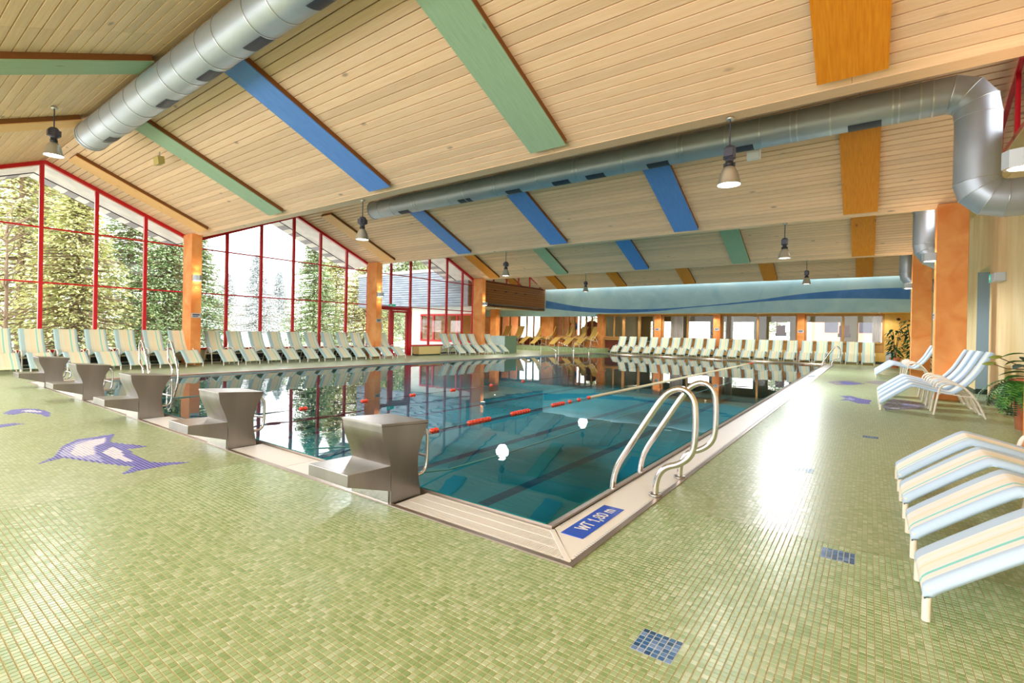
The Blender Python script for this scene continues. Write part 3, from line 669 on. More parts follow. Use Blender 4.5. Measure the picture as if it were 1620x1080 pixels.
# ------------------------------------------------------------------ far wall, fascia with painted wave, left wing
YF = 28.2
fa = struct(MB().box(-26.5, XR+.3, YF, YF+.2, 2.47, 4.6).box(-26.5, -14.0, YF, YF+.2, 2.30, 2.47).obj('wall_far', M['skyblue']))
UP = [(863.6,475.4),(914.6,485.5),(969,489.2),(1035,489),(1093,485.2),(1151,480),(1210,473),(1260.6,465.5),(1315,460),(1370,456.6),(1440,454.6)]
DN = [(863.6,487.4),(914.6,492.8),(969,495.4),(1035,492.8),(1093,486.3),(1151,482),(1210,476.4),(1260.6,473.5),(1315,471.7),(1370,471.7),(1440,473.2)]
def ypx(x, y, Y):
    d = CF + CR*((x-810)/FPX) - CU*((y-540-SHY)/FPX); t = Y/d.y; return (d.x*t, CAMH+d.z*t)
wv = MB(); A = chaikin([(*ypx(*p, YF), 0) for p in UP], 2); B = chaikin([(*ypx(*p, YF), 0) for p in DN], 2)
for k in range(len(A)-1):
    wv.hexa([(A[k].x, YF-.004, B[k].y), (A[k+1].x, YF-.004, B[k+1].y), (A[k+1].x, YF, B[k+1].y), (A[k].x, YF, B[k].y), (A[k].x, YF-.004, A[k].y), (A[k+1].x, YF-.004, A[k+1].y), (A[k+1].x, YF, A[k+1].y), (A[k].x, YF, A[k].y)])
wv.obj('painted_wave', M['wave'], fa)
struct(MB().box(-14.2, XR+.3, YF+.2, 30.0, 2.47, 2.6).obj('ceiling', M['yellow2']))
YB = 30.0
for k in range(6):  # added soffit lights, out of view, to brighten the far end
    x = -12.6+k*2.6
    dl = thing('downlight', f'added unseen soffit light above the far loungers, {ORD[k]} from the left', 'lamp', (x, 28.95, 2.47)); MB().lathe([(.10, 0), (.10, -.02), (.07, -.02)], 14).obj('ring', M['chrome'], dl); MB().lathe([(.07, -.015), (0, -.015)], 14).obj('lens', M['downlens'], dl); spot(dl, (0, 0, -.05), 75, (1, .95, .86))
fwall = struct(MB().box(.62, XR+.3, YB, YB+.2, 0, 2.5).box(-14.2, .62, YB, YB+.2, 0, .55).obj('wall_far', M['yellow2']))
struct(MB().box(-14.2, XR, YB-.015, YB, 0, .12).obj('baseboard_far', M['skirting']))
for x0, x1 in [(-14.62, -14.2), (-10.75, -10.32), (-7.25, -6.88), (-3.05, -2.72)]:
    struct(MB().box(x0, x1, YB-.28, YB+.22, 0, 2.5).obj('column', M['column']))
wn_ = [8]
def far_window(x0, x1, z0, z1, nm='window', y=YB, mulls=1, m='olivewood', panel=None):
    wn_[0] += 1
    rt = bpy.data.objects.new(f'{nm}_{wn_[0]}', None); C.objects.link(rt); rt.location = (x0, y, 0); struct(rt); W = x1-x0
    for a_, b_, c_, d_ in ((0, .09, z0, z1), (W-.09, W, z0, z1)): MB().box(a_, b_, -.02, .08, c_, d_).obj('jamb', M[m], rt)
    MB().box(.09, W-.09, -.02, .08, z1-.11, z1).obj('head', M[m], rt); MB().box(.09, W-.09, -.04, .08, z0, z0+.09).obj('sill', M[m], rt)
    n = mulls+1
    for k in range(n):
        a_, b_ = .09+(W-.18)*k/n, .09+(W-.18)*(k+1)/n
        MB().box(a_, b_, .02, .03, z0+.09, z1-.11).obj('pane', M['glass'], rt)
        if k: MB().box(a_-.05, a_+.05, -.02, .08, z0+.09, z1-.11).obj('mullion', M[m], rt)
    if panel: MB().box(0, W, .0, .08, panel, z0).obj('panel', M[m], rt)
    return rt
far_window(-14.2, -12.85, .95, 2.47); far_window(-12.85, -11.8, .1, 2.47, 'door', mulls=0); far_window(-11.8, -10.75, .55, 2.47, mulls=0)
far_window(-10.32, -7.25, .98, 2.47, panel=.55); far_window(-6.88, -3.05, .98, 2.47, panel=.55); far_window(-2.72, .62, .98, 2.47, panel=.55)
tag(MB().box(.70, 1.05, YB-.25, YB-.02, .05, .62).obj('air_vent_box', M['plate']), 'grey louvred box low on the ochre far wall', 'vent', None)
sc = thing('security_camera', 'small black camera on the ochre wall right of the far windows', 'camera', (1.15, YB, 2.2))
MB().box(-.03, .03, -.12, 0, -.02, .02).obj('bracket', M['black'], sc); MB().lathe([(0, -.07), (.06, -.05), (.075, 0), (.05, .05), (0, .06)], 12, (0, -.16, 0)).obj('housing', M['black'], sc)
# the room behind the far windows
rm = MB(); rm.box(-14.2, 2.3, 36, 36.2, 0, .9).box(-14.2, 2.3, 36, 36.2, 2.2, 2.9)
for x in (-14.2, -11.4, -9.0, -6.2, -4.1, -1.4, 1.0): rm.box(x, x+.9, 36, 36.2, .9, 2.2)
struct(rm.obj('wall_room', M['roomwall'])); struct(MB().box(-17.9, 2.4, 33.0, 36, 2.75, 2.9).box(-14.2, 2.4, 30.2, 33.0, 2.6, 2.75).obj('ceiling', M['roomwall'])); struct(MB().box(-26.5, 2.4, 33, 36.2, -.1, .0).obj('floor', M['roomfloor']))
struct(MB().box(-14.35, -14.2, 30.2, 36, 0, 2.6).obj('wall_room', M['roomwall']))
def curtain(x0, x1, y, z0, z1, label):
    mb = MB(); n = 24
    P = [(x0+(x1-x0)*k/n, y+.05*math.sin(k*1.3)) for k in range(n+1)]
    for k in range(n):
        (xa, ya), (xb, yb) = P[k], P[k+1]; mb.hexa([(xa, ya, z0), (xb, yb, z0), (xb, yb+.012, z0), (xa, ya+.012, z0), (xa, ya, z1), (xb, yb, z1), (xb, yb+.012, z1), (xa, ya+.012, z1)])
    tag(mb.obj('curtain', M['curtain']), label, 'curtain', 'curtains behind the far windows')
curtain(-10.2, -9.4, 31.2, 0, 2.6, 'pale gathered curtain behind the far window right of the glass door')
curtain(.15, .5, 30.5, 0, 2.6, 'grey curtain at the right end of the far windows')
curtain(-11.3, -10.8, 31.0, 0, 2.6, 'pale curtain beside the far glass door')
curtain(-7.9, -7.4, 35.6, 0, 2.75, 'pale curtain hanging in the middle of the back room')
for k, (x, c, lb) in enumerate([(-4.6, 'redwood', 'dark picture on the back room wall, left one'), (-1.2, 'redwood', 'dark picture on the back room wall, right one'), (-8.6, 'mosgrey', 'pale picture on the back room wall behind the curtain')]):
    pc = thing('wall_picture', lb, 'picture', (x, 35.97, 1.3)); MB().box(-.32, .32, -.03, .0, 0, .22).obj('frame', M['black'], pc); MB().box(-.26, .26, -.036, -.03, .06, .69).obj('print', M[c], pc)
for k, x in enumerate((-13.4, -12.2, -9.6)):
    tt = thing('dining_table', f'{["red topped", "white topped", "brown"][k]} table in the room behind the far glass', 'table', (x, 33.2, 0))
    MB().box(-.6, .6, -.4, .4, .70, .76).obj('tabletop', M[['tablered', 'white', 'redwood'][k]], tt)
    for sx in (-.5, .5):
        for sy in (-.32, .32): MB().box(sx-.03, sx+.03, sy-.03, sy+.03, 0, .70).obj('leg', M['redwood'], tt)
sb = thing('shelf_unit', 'wooden low counter with a dark red open niche at the far wall', 'counter', (-13.5, YB-.25, 0))
MB().box(-.68, .68, 0, .24, .12, .2).obj('bottom', M['olivewood'], sb); MB().box(-.68, .68, 0, .24, .82, .92).obj('top', M['olivewood'], sb)
MB().box(-.68, -.60, 0, .24, .2, .82).obj('side', M['olivewood'], sb); MB().box(.60, .68, 0, .24, .2, .82).obj('side', M['olivewood'], sb); MB().box(-.60, .60, .18, .23, .2, .82).obj('back', M['redwood'], sb)
MB().box(-.68, .68, .02, .24, 0, .12).obj('plinth', M['skirting'], sb)
# platform and wing on the left
st = struct(MB().box(-26, -13.8, 27.9, 33, 0, .14).box(-26, -13.8, 28.25, 33, .14, .28).obj('platform', M['tilefloor']))
struct(MB().box(-18.95, -17.95, 29.6, 30.1, .28, 2.5).obj('column', M['column']))
struct(MB().box(-17.95, -14.62, 30.0, 30.2, .28, .95).obj('wall_wing', M['column']))
far_window(-17.95, -14.62, .95, 2.47, y=30.05, mulls=6, m='olivewood')
struct(MB().box(-23.5, -23.3, 21.3, 33, 0, 2.8).obj('wall_wing', M['column']))
struct(MB().box(-23.3, -18.95, 30.6, 30.8, 0, .72).obj('wall_wing', M['redwood'])); far_window(-23.3, -21.6, .72, 2.5, y=30.6, mulls=1); far_window(-21.6, -18.95, .72, 2.5, y=30.6, mulls=3)
struct(MB().box(-18.95, -17.95, 30.1, 33.2, 0, 2.5).obj('wall_wing', M['column']))
struct(MB().box(-23.5, XL, 21.3, 33.2, 2.72, 2.85).box(-23.5, -14.2, 28.4, 33.2, 2.5, 2.72).obj('ceiling', M['eave']))
struct(MB().box(-20.75, -20.25, 26.0, 26.4, 0, 2.72).obj('column', M['column']))
rg = thing('swim_ring', 'round blue yellow and red swim ring hanging behind the wing window', 'swim ring', (-17.0, 30.7, 1.70))
for k, c in enumerate(('wave', 'yellowcloth', 'floatred', 'signblue', 'planter', 'signblue')):
    a0 = 2*PI*k/6; MB().tube([(.27*math.cos(a0+2*PI/6*j/6), 0, .27*math.sin(a0+2*PI/6*j/6)) for j in range(7)], .10, 10).obj('ring_segment', M[c], rg)
MB().tube([(0, 0, .3), (0, 0, .88)], .008, 6).obj('cord', M['black'], rg)
gd = thing('round_table_top', 'big round brown table top standing behind the wing window', 'table top', (-15.75, 31.2, .28)); gv = MB().lathe([(0, -.03), (.62, -.03), (.64, 0), (.62, .03), (0, .03)], 30); gv.v = [(p[0], p[2], p[1]+1.2) for p in gv.v]
gv.obj('disc', M['redwood'], gd); MB().box(-.3, -.22, -.05, .05, 0, .8).box(.22, .3, -.05, .05, 0, .8).obj('stand', M['redwood'], gd)
# wood clad box of the upper storey
wbx = struct(MB().box(XL-.3, XL-.03, 20.95, YF, 2.66, 4.06).obj('wall_upper', M['plank_gap']))
nb = 10
for k in range(nb):
    z0 = 2.66+k*1.40/nb; MB().box(XL-.03, XL, 20.95, YF-.002, z0+.008, z0+1.40/nb-.008).obj('plank', M['darkwood'], wbx, bevel=.004)
for k in range(4):
    y = 22.6+k*1.05; MB().box(XL-.002, XL+.012, y, y+.22, 3.60, 3.66).obj('vent_slot', M['black'], wbx)
rt = bpy.data.objects.new('window_8', None); C.objects.link(rt); rt.location = (XL, 20.95, 0); struct(rt)
for k in range(6):
    y = .35+k*1.25; top = gable_z(20.95+y)-.02
    if top > 4.14: MB().box(-.05, .04, y-.035, y+.035, 4.14, top).obj('mullion', M['red'], rt)
MB().box(-.06, .05, 0, 7.2, 4.04, 4.14).obj('sill', M['redwood'], rt)
MB().prism([(.1, 4.14), (7.0, 4.14), (RID[3]-20.95, ZR-.08)], 'x', -.006, .006).obj('pane', M['glass'], rt)
MB().hexa([(-.05, RID[3]-20.95, ZR-.10), (.05, RID[3]-20.95, ZR-.10), (.05, 7.1, ZV-.02), (-.05, 7.1, ZV-.02), (-.05, RID[3]-20.95, ZR), (.05, RID[3]-20.95, ZR), (.05, 7.1, ZV+.08), (-.05, 7.1, ZV+.08)]).obj('rake', M['red'], rt)
for k, (x, y) in enumerate([(-18.5, 22.6), (-19.0, 24.4), (-18.4, 26.6)]):
    dl = thing('downlight', f'small round ceiling downlight under the wood clad box, {ORD[k]} from the post', 'lamp', (x, y, 2.72)); MB().lathe([(.10, 0), (.10, -.03), (.07, -.03)], 14).obj('ring', M['chrome'], dl); MB().lathe([(.07, -.022), (0, -.022)], 14).obj('lens', M['downlens'], dl); spot(dl, (0, 0, -.05), 120, (1, .93, .82))
# the wing seen from outside through the third bay
wx = struct(MB().box(-23.2, XL-.36, 21.2, 21.3, 0, .55).box(-23.2, -22.4, 21.2, 21.3, .55, 2.2).box(-23.2, XL-.36, 21.2, 21.3, 2.2, 2.7).obj('wall_wing_outside', M['white']))
rt = bpy.data.objects.new('window_30', None); C.objects.link(rt); rt.location = (-22.4, 21.2, 0); struct(rt); W = 22.4-18.16
MB().box(0, W, -.06, .04, .55, .66).obj('sill', M['red'], rt); MB().box(0, W, -.06, .04, 2.1, 2.2).obj('head', M['red'], rt)
for t in (0, .26, .72, 1): MB().box(t*(W-.1), t*(W-.1)+.1, -.06, .04, .66, 2.1).obj('jamb', M['red'], rt)
MB().box(.1, W-.1, -.01, .0, .66, 2.1).obj('pane', M['glass'], rt)
sd = struct(MB().box(-28.0, XL-.36, 20.75, 21.3, 2.62, 4.75).obj('roof_edge', M['siding']))
for k in range(14):
    z0 = 2.70+k*.14; MB().hexa([(-28.0, 20.70, z0), (XL-.37, 20.70, z0), (XL-.37, 20.75, z0), (-28.0, 20.75, z0), (-28.0, 20.735, z0+.135), (XL-.37, 20.735, z0+.135), (XL-.37, 20.75, z0+.135), (-28.0, 20.75, z0+.135)]).obj('siding_board', M['siding'], sd)
MB().box(-28.05, XL-.37, 20.66, 20.75, 4.68, 4.85).obj('gutter', M['eave'], sd)

# ------------------------------------------------------------------ ventilation ducts
def ring_x(mb, x, y, z, r, w_=.03, n=28, mi=0):
    mb.tube([(x-w_/2, y, z), (x+w_/2, y, z)], r, n, mi)
def duct_vent(parent, x, ang, r, L=.46, wd=.20, y=0, z=0):      # grille curved on the tube: angle from straight down towards -y
    mb = MB(); bars = MB(); n = 6
    for k in range(n):
        a0, a1 = ang-wd/r/2+wd/r*k/n, ang-wd/r/2+wd/r*(k+1)/n
        q = [(x-L/2, y-(r+.004)*math.sin(a0), z-(r+.004)*math.cos(a0)), (x+L/2, y-(r+.004)*math.sin(a0), z-(r+.004)*math.cos(a0)), (x+L/2, y-(r+.004)*math.sin(a1), z-(r+.004)*math.cos(a1)), (x-L/2, y-(r+.004)*math.sin(a1), z-(r+.004)*math.cos(a1))]
        mb.quad(*q)
    g = mb.obj('vent_grille', M['grille'], parent)
    for k in range(13):
        xx = x-L/2+L*(k+.5)/13
        for j in range(n):
            a0, a1 = ang-wd/r/2+wd/r*j/n, ang-wd/r/2+wd/r*(j+1)/n; rr = r+.010
            bars.quad((xx-.005, y-rr*math.sin(a0), z-rr*math.cos(a0)), (xx+.005, y-rr*math.sin(a0), z-rr*math.cos(a0)), (xx+.005, y-rr*math.sin(a1), z-rr*math.cos(a1)), (xx-.005, y-rr*math.sin(a1), z-rr*math.cos(a1)))
    stuff(bars.obj('vent_bars', M['ballast'], g))
DR = .275
def duct(label, xe, x1, y, z, seams, vents, drop=False, r=DR, sgn=1):
    t = thing('ventilation_duct', label, 'duct', (0, y, z), 0, 'round ventilation ducts')
    MB().tube([(xe, 0, 0), (x1, 0, 0)], r, 40, 0, True).obj('tube', M['duct'], t)
    for x in seams:
        mb = MB(); ring_x(mb, x, 0, 0, r+.008, .022, 40); mb.obj('seam_ring', M['ductseam'], t)
    MB().tube([(xe-.01, 0, 0), (xe+.03, 0, 0)], r+.012, 40).obj('end_cap', M['duct'], t)
    for x, a_ in vents: duct_vent(t, x, a_, r)
    return t
duct('long round silver duct under the nearest ridge at the top left', -13.05, 1.7, 3.05, 5.10, [-12.9, -12.2, -11.5, -10.9, -10.2, -9.6, -8.7, -8.2, -7.4, -6.9, -6.1, -5.6, -4.8, -4, -3, -2, -1, 0, 1],
     [(-12.05, -.28), (-9.3, -.28), (-7.75, -.28), (-6.35, -.28), (-4.9, -.28), (-3.4, -.28), (-1.9, -.28)])
d2_ = duct('long round silver duct under the second ridge ending in an elbow at the right wall', -13.05, .88, 10.2, 5.08, [-12.6, -12, -11, -10.9, -9.6, -9.0, -8, -7.9, -6.6, -5.6, -5.5, -4.4, -3.2, -3.1, -2.3, -1.7, -1.2, -1.1, -.6, .25, .33, .6, .75],
     [(-11.5, .22), (-9.05, .22), (-7.4, .22), (-6.0, .22), (-5.1, .22), (-3.65, .22), (-2.05, .22), (-.12, .22)])
def elbow_chain(parent, pts, r, n=32):        # a faceted lobster-back elbow: one gore per section
    P = [Vector(p) for p in pts]; N_ = []
    for i in range(len(P)):
        if i == 0: d = (P[1]-P[0]).normalized()
        elif i == len(P)-1: d = (P[-1]-P[-2]).normalized()
        else: d = ((P[i]-P[i-1]).normalized()+(P[i+1]-P[i]).normalized()).normalized()
        N_.append(d)
    side = Vector((0, 1, 0)); rings = []
    for i in range(len(P)-1):
        d = (P[i+1]-P[i]).normalized(); u = side; v = d.cross(u).normalized(); mb = MB(); rg = []
        for q in (i, i+1):
            row = []
            for j in range(n):
                a_ = 2*PI*j/n; o = u*(r*math.cos(a_)) + v*(r*math.sin(a_)); b_ = P[q]+o
                s_ = -(b_-P[q]).dot(N_[q])/d.dot(N_[q]); row.append(b_+d*s_)
            rg.append(row)
        mb.add(rg[0]+rg[1], [(j, (j+1) % n, n+(j+1) % n, n+j) for j in range(n)], 0, True)
        mb.obj('elbow_gore', M['duct'], parent)
        rings.append(rg[0])
    for row in rings[1:]:
        MB().tube(row+row[:2], .008, 5).obj('seam_ring', M['ductseam'], parent)
ex_ = [(.86, 0, 0), (.98, 0, 0), (1.16, 0, -.075), (1.26, 0, -.22), (1.29, 0, -.42), (1.29, 0, -1.40), (1.33, 0, -1.54), (1.45, 0, -1.66), (1.62, 0, -1.70), (2.1, 0, -1.70)]
elbow_chain(d2_, ex_, DR)
for k, (y, lb) in enumerate(((17.3, 'silver drop duct in front of the right wall behind the second valley'), (24.4, 'smallest silver drop duct at the far right corner'))):
    t = thing('ventilation_duct', lb, 'duct', (0, y, 5.08), 0, 'round ventilation ducts')
    MB().tube([(-13, 0, 0), (.78, 0, 0)], DR, 32).obj('tube', M['duct'], t)
    elbow_chain(t, [(.76, 0, 0), (.85, 0, 0), (1.04, 0, -.075), (1.13, 0, -.22), (1.16, 0, -.42), (1.16, 0, -1.25), (1.19, 0, -1.42), (1.31, 0, -1.60), (1.50, 0, -1.72), (2.1, 0, -1.78)], DR*.85)
sp = thing('spotlight', 'small yellowish floodlight under the left end of the ceiling', 'lamp', (-12.75, 4.15, 4.90))
MB().tube([(0, 0, .16), (0, 0, .02)], .015).obj('bracket', M['bell'], sp); MB().hexa([(-.13, -.06, -.14), (.13, -.06, -.14), (.13, .06, -.10), (-.13, .06, -.10), (-.13, -.08, .03), (.13, -.08, .03), (.13, .04, .05), (-.13, .04, .05)]).obj('housing', mat('ochre_housing', srgb(190, 168, 96), .5), sp)
sq = thing('spotlight', 'little white floodlight under the second duct', 'lamp', (-1.9, 10.62, 4.86)); MB().tube([(0, 0, .3), (0, 0, .05)], .012).obj('bracket', M['bell'], sq); MB().box(-.12, .12, -.06, .06, -.12, .06).obj('housing', M['white'], sq, bevel=.01)

# ------------------------------------------------------------------ high bay pendant lamps
def pendant(x, y, zt, label, rod=.37, gain=1.0, proto=[None]):
    if proto[0] is None:
        t = thing('pendant_lamp', label, 'lamp', (x, y, zt), 0, 'hanging hall lamps')
        MB().lathe([(.0, 0), (.05, 0), (.05, -.03), (.0, -.03)], 14).obj('ceiling_mount', M['bell'], t)
        MB().tube([(0, 0, -.03), (0, 0, -rod)], .010, 8).obj('rod', M['ballast'], t)
        MB().lathe([(0, -rod), (.05, -rod), (.075, -rod-.03), (.078, -rod-.16), (.05, -rod-.18), (.05, -rod-.20), (0, -rod-.20)], 8, smooth=False).box(-.055, .055, -.09, .09, -rod-.15, -rod-.05).obj('ballast_box', M['ballast'], t)
        MB().lathe([(.04, -rod-.20), (.055, -rod-.22), (.055, -rod-.26), (.04, -rod-.26)], 12).box(-.07, -.05, -.012, .012, -rod-.27, -rod-.22).box(.05, .07, -.012, .012, -rod-.27, -rod-.22).obj('neck', M['black'], t)
        z0 = -rod-.26
        MB().lathe([(.04, z0), (.07, z0-.02), (.10, z0-.08), (.125, z0-.16), (.14, z0-.24), (.146, z0-.245), (.135, z0-.235), (.11, z0-.14), (.06, z0-.03)], 28).obj('bell', M['bell'], t)
        MB().lathe([(.134, z0-.225), (0, z0-.225)], 24).obj('lens', M['bulb'], t)
        proto[0] = t
    else: t = dup(proto[0], (x, y, zt), None, label)
    l = bpy.data.lights.new('lamp_light', 'SPOT'); l.energy = LAMP_POWER*gain; l.spot_size = math.radians(168); l.spot_blend = .25; l.shadow_soft_size = .22; l.color = (.89, .945, 1)
    o = bpy.data.objects.new('lamp_light', l); C.objects.link(o); o.location = (0, 0, -rod-.26-.48); o.parent = t
    return t
pendant(-1.5, 6.78, ZV-.005, 'large hanging lamp on the right under the first valley', gain=.6)
pendant(-11.9, 2.25, 5.11, 'hanging lamp at the far left in front of the red gable')
pendant(-9.07, 6.78, ZV-.005, 'hanging lamp under the first valley, left of the second duct end')
pendant(-1.73, 13.85, ZV-.005, 'hanging lamp under the second valley, right one', gain=2.6)
pendant(-10.4, 13.85, ZV-.005, 'hanging lamp under the second valley above the third glazing bay', gain=2.6)
pendant(-1.88, 20.95, ZV-.005, 'hanging lamp under the third valley, right one', gain=3.4)
pendant(-10.95, 20.95, ZV-.005, 'hanging lamp under the third valley, left one', gain=3.4)
# wall lamps on the posts, throwing light up and down
def wall_lamp(x, y, z, nx, ny, label, name='wall_lamp', power=9):
    t = thing(name, label, 'lamp', (x, y, z), math.atan2(ny, nx), 'up and down wall lamps')
    pr = [(.0, -.12), (.10, -.12), (.19, -.09), (.23, 0), (.19, .09), (.10, .12), (.0, .12)]
    MB().prism(pr, 'z', -.085, .085).obj('shade', M['plate'], t); MB().prism([(a_*.8+.006, b_*.8) for a_, b_ in pr], 'z', -.088, -.085).obj('lower_lens', M['downlens'], t); MB().prism([(a_*.8+.006, b_*.8) for a_, b_ in pr], 'z', .085, .088).obj('upper_lens', M['downlens'], t)
    for dz, rx in ((.13, PI), (-.13, 0)):
        l = bpy.data.lights.new('wall_lamp_light', 'SPOT'); l.energy = power; l.spot_size = math.radians(110); l.spot_blend = .8; l.shadow_soft_size = .04; l.color = (1, .80, .52)
        o = bpy.data.objects.new('wall_lamp_light', l); C.objects.link(o); o.location = (.14, 0, dz); o.rotation_euler = (rx, 0, 0); o.parent = t
for y, lb in ((6.6, 'nearest'), (13.7, 'second'), (20.8, 'third')):
    wall_lamp(-17.08, y, 2.72, 1, 0, f'small steel wall lamp on the {lb} orange post of the glazing')
for y, lb in ((6.75, 'white wall lamp at the right picture edge beside the big elbow'), (13.8, 'white wall lamp on the orange column by the second drop duct'), (20.9, 'white wall lamp on the farther orange column by the last duct')):
    wall_lamp(1.26 if y < 8 else 1.13, y, 3.02, -1, 0, lb)
for k, (x, y, z, nx, ny) in enumerate([(-17.08, 6.6, 1.55, 1, 0), (-17.08, 13.7, 1.6, 1, 0), (-10.54, YB-.28, 1.55, 0, -1), (-7.06, YB-.28, 1.6, 0, -1), (-2.88, YB-.28, 1.55, 0, -1), (1.13, 13.8, 1.75, -1, 0)]):
    t = thing('notice_plate', ['grey notice on the nearest orange post of the glazing', 'grey notice on the second orange post of the glazing', 'pale notice on the orange pillar right of the far glass door', 'pale notice on the orange pillar between far windows', 'blue tinted notice on the right orange pillar of the far wall', 'pale notice on the side of the right orange column'][k], 'sign', (x, y, z), math.atan2(ny, nx))
    MB().box(0, .012, -.13, .13, -.07, .07).obj('plate', M['plate'], t); MB().box(.012, .014, -.10, .10, .005, .045).box(.012, .014, -.10, .06, -.04, -.015).obj('print_bars', M['ballast'], t)

# ------------------------------------------------------------------ starting blocks
def start_block(x, label, proto=[None]):
    if proto[0]: return dup(proto[0], (x, 2.225, 0), None, label)
    t = thing('starting_block', label, 'starting block', (x, 2.225, 0), 0, 'steel starting blocks')
    hw = .225; Y = lambda L: [(a_-2.225, b_) for a_, b_ in L]
    body = chaikin([(2.318, .0, 0), (2.318, .10, 0), (2.318, .24, 0), (2.300, .33, 0), (2.262, .42, 0), (2.232, .50, 0), (2.226, .565, 0)], 2)
    back = chaikin([(2.668, .535, 0), (2.655, .50, 0), (2.600, .40, 0), (2.572, .30, 0), (2.572, .20, 0), (2.588, .10, 0), (2.605, 0, 0)], 2)
    MB().prism(Y([(p.x, p.y) for p in body]+[(p.x, p.y) for p in back]), 'x', -hw, hw).obj('pedestal', M['steel'], t, bevel=.004)
    MB().prism(Y([(2.220, .565), (2.220, .586), (2.672, .556), (2.672, .535)]), 'x', -hw-.004, hw+.004).obj('platform', M['steel'], t, bevel=.004)
    MB().prism(Y([(1.955, .212), (1.955, .292), (2.30, .280), (2.316, .280), (2.316, .098)]), 'x', -hw, hw).obj('step', M['steel'], t, bevel=.004)
    MB().box(-hw+.01, hw-.02, 2.309-2.225, 2.317-2.225, .004, .098).obj('base_plate', M['chrome'], t)
    hp = chaikin([(-.19, .43, .50), (-.19, .47, .455), (-.19, .475, .40), (-.19, .475, .21), (-.19, .44, .145), (-.19, .34, .145)], 2)
    MB().tube(hp, .013, 10).tube([(-p.x, p.y, p.z) for p in hp], .013, 10).tube([(-.19, .475, .27), (.19, .475, .27)], .011, 10).obj('back_handle', M['chrome'], t)
    MB().lathe([(0, -.012), (.028, -.012), (.028, .012), (0, .012)], 10, (.0, .365, .28)).obj('rope_hook', M['black'], t)
    proto[0] = t; return t
for k, x in enumerate(bxs): start_block(x, f'brushed steel starting block, {ORD[k]} from the near pool corner')

# ------------------------------------------------------------------ ladders and handrails
LP = [(-1.67, -.03), (-1.655, .10), (-1.62, .20), (-1.51, .38), (-1.27, .77), (-1.20, .83), (-1.12, .85), (-1.05, .80), (-1.02, .71), (-1.02, .46), (-1.045, .35), (-1.13, .275), (-1.23, .24), (-1.285, .18), (-1.31, .09), (-1.31, 0.004)]
def ladder(loc, rz, label, proto=[None]):
    if proto[0]: return dup(proto[0], loc, rz, label)
    t = thing('pool_ladder', label, 'ladder', loc, rz, 'steel pool ladders')
    for y in (-.30, .30):
        MB().tube(chaikin([(a_+1.5, y, b_) for a_, b_ in LP], 2), .024, 14).obj('handrail', M['chrome'], t)
        MB().lathe([(.05, 0), (.05, .012), (.024, .014)], 14, (-1.31+1.5, y, .008)).obj('foot_flange', M['steel'], t)
    for z in (-.35, -.65, -.95): MB().box(-.30, -.23, -.28, .28, z-.02, z+.02).obj('rung', M['chrome'], t)
    MB().tube([(-.265, -.30, -.08), (-.265, -.30, -1.0)], .02).tube([(-.265, .30, -.08), (-.265, .30, -1.0)], .02).obj('stringer', M['chrome'], t)
    proto[0] = t; return t
ladder((-1.5, 4.03, 0), 0, 'steel pool ladder with looped rails at the near right pool edge')
ladder((-13.81, 4.6, 0), PI, 'steel pool ladder on the left pool edge behind the third starting block')
ladder((-1.5, 26.4, 0), 0, 'distant steel pool ladder at the far right pool corner')
for k, y in enumerate((22.1, 23.95, 25.75)):
    t = thing('handrail', f'steel stair handrail at the far left pool corner, {ORD[k]} from the left', 'handrail', (-14.15, y, 0), 0, 'stair handrails at the far pool corner')
    MB().tube(chaikin([(0, 0, 0), (0, 0, .55), (.05, -.02, .68), (.18, -.06, .66), (1.2, -.55, .36), (1.3, -.6, .28), (1.3, -.62, -.6)], 2), .022, 10).obj('rail', M['chrome'], t)
    MB().lathe([(.06, 0), (.06, .01), (.02, .012)], 12).obj('foot_flange', M['steel'], t)

# ------------------------------------------------------------------ lane ropes
def rope(x, y0, y1, label, floats, cream=None, col='cable', z=-.03):
    t = thing('lane_rope', label, 'lane rope', (x, y0, z), 0, 'lane ropes on the water')
    MB().tube([(0, 0, .09), (0, .5, .02), (0, 1.4, 0), (0, y1-y0, 0)], .007, 6).obj('cable', M[col], t)
    for a_, n in floats:
        for k in range(n): inst('float', FLOAT, t, (0, a_-y0+k*.07, 0))
    if cream:
        mb = MB(); y = cream[0]
        while y < cream[1]:
            mb.lathe([(.0, -.030), (.028, -.030), (.035, -.012), (.035, .012), (.028, .030), (0, .030)], 10, (0, 0, y)); y += .066
        v = [(p[0], p[2]-y0, p[1]) for p in mb.v]; mb.v = v
        stuff(mb.obj('cream_floats', M['floatcream'], t))
    return t
fb = MB().lathe([(.0, -.034), (.022, -.034), (.036, -.02), (.04, 0), (.036, .02), (.022, .034), (0, .034)], 12); fb.v = [(p[0], p[2], p[1]) for p in fb.v]; FLOAT = fb.mesh('float', M['floatred'])
rope(-4.43, 2.7, 27.3, 'lane rope with orange float bundles and a long cream float row', [(4.42, 2), (5.14, 7), (6.15, 7), (7.35, 6), (7.95, 1), (8.3, 1), (8.7, 1), (24.6, 16)], (8.78, 24.5))
rope(-7.12, 2.7, 27.3, 'dark lane cable with single red floats, left of the cream rope', [(4.25, 2), (5.40, 2), (6.52, 2), (7.66, 2), (9.0, 1), (10.3, 1), (24.0, 1), (25.0, 1)], None, 'darkfloat')
rope(-9.7, 2.7, 27.3, 'thin pale lane cable in the left half of the pool', [], None, 'cable')
rope(-3.05, 2.75, 27.3, 'thin turquoise lane cable next to the near block', [], None, 'cable')

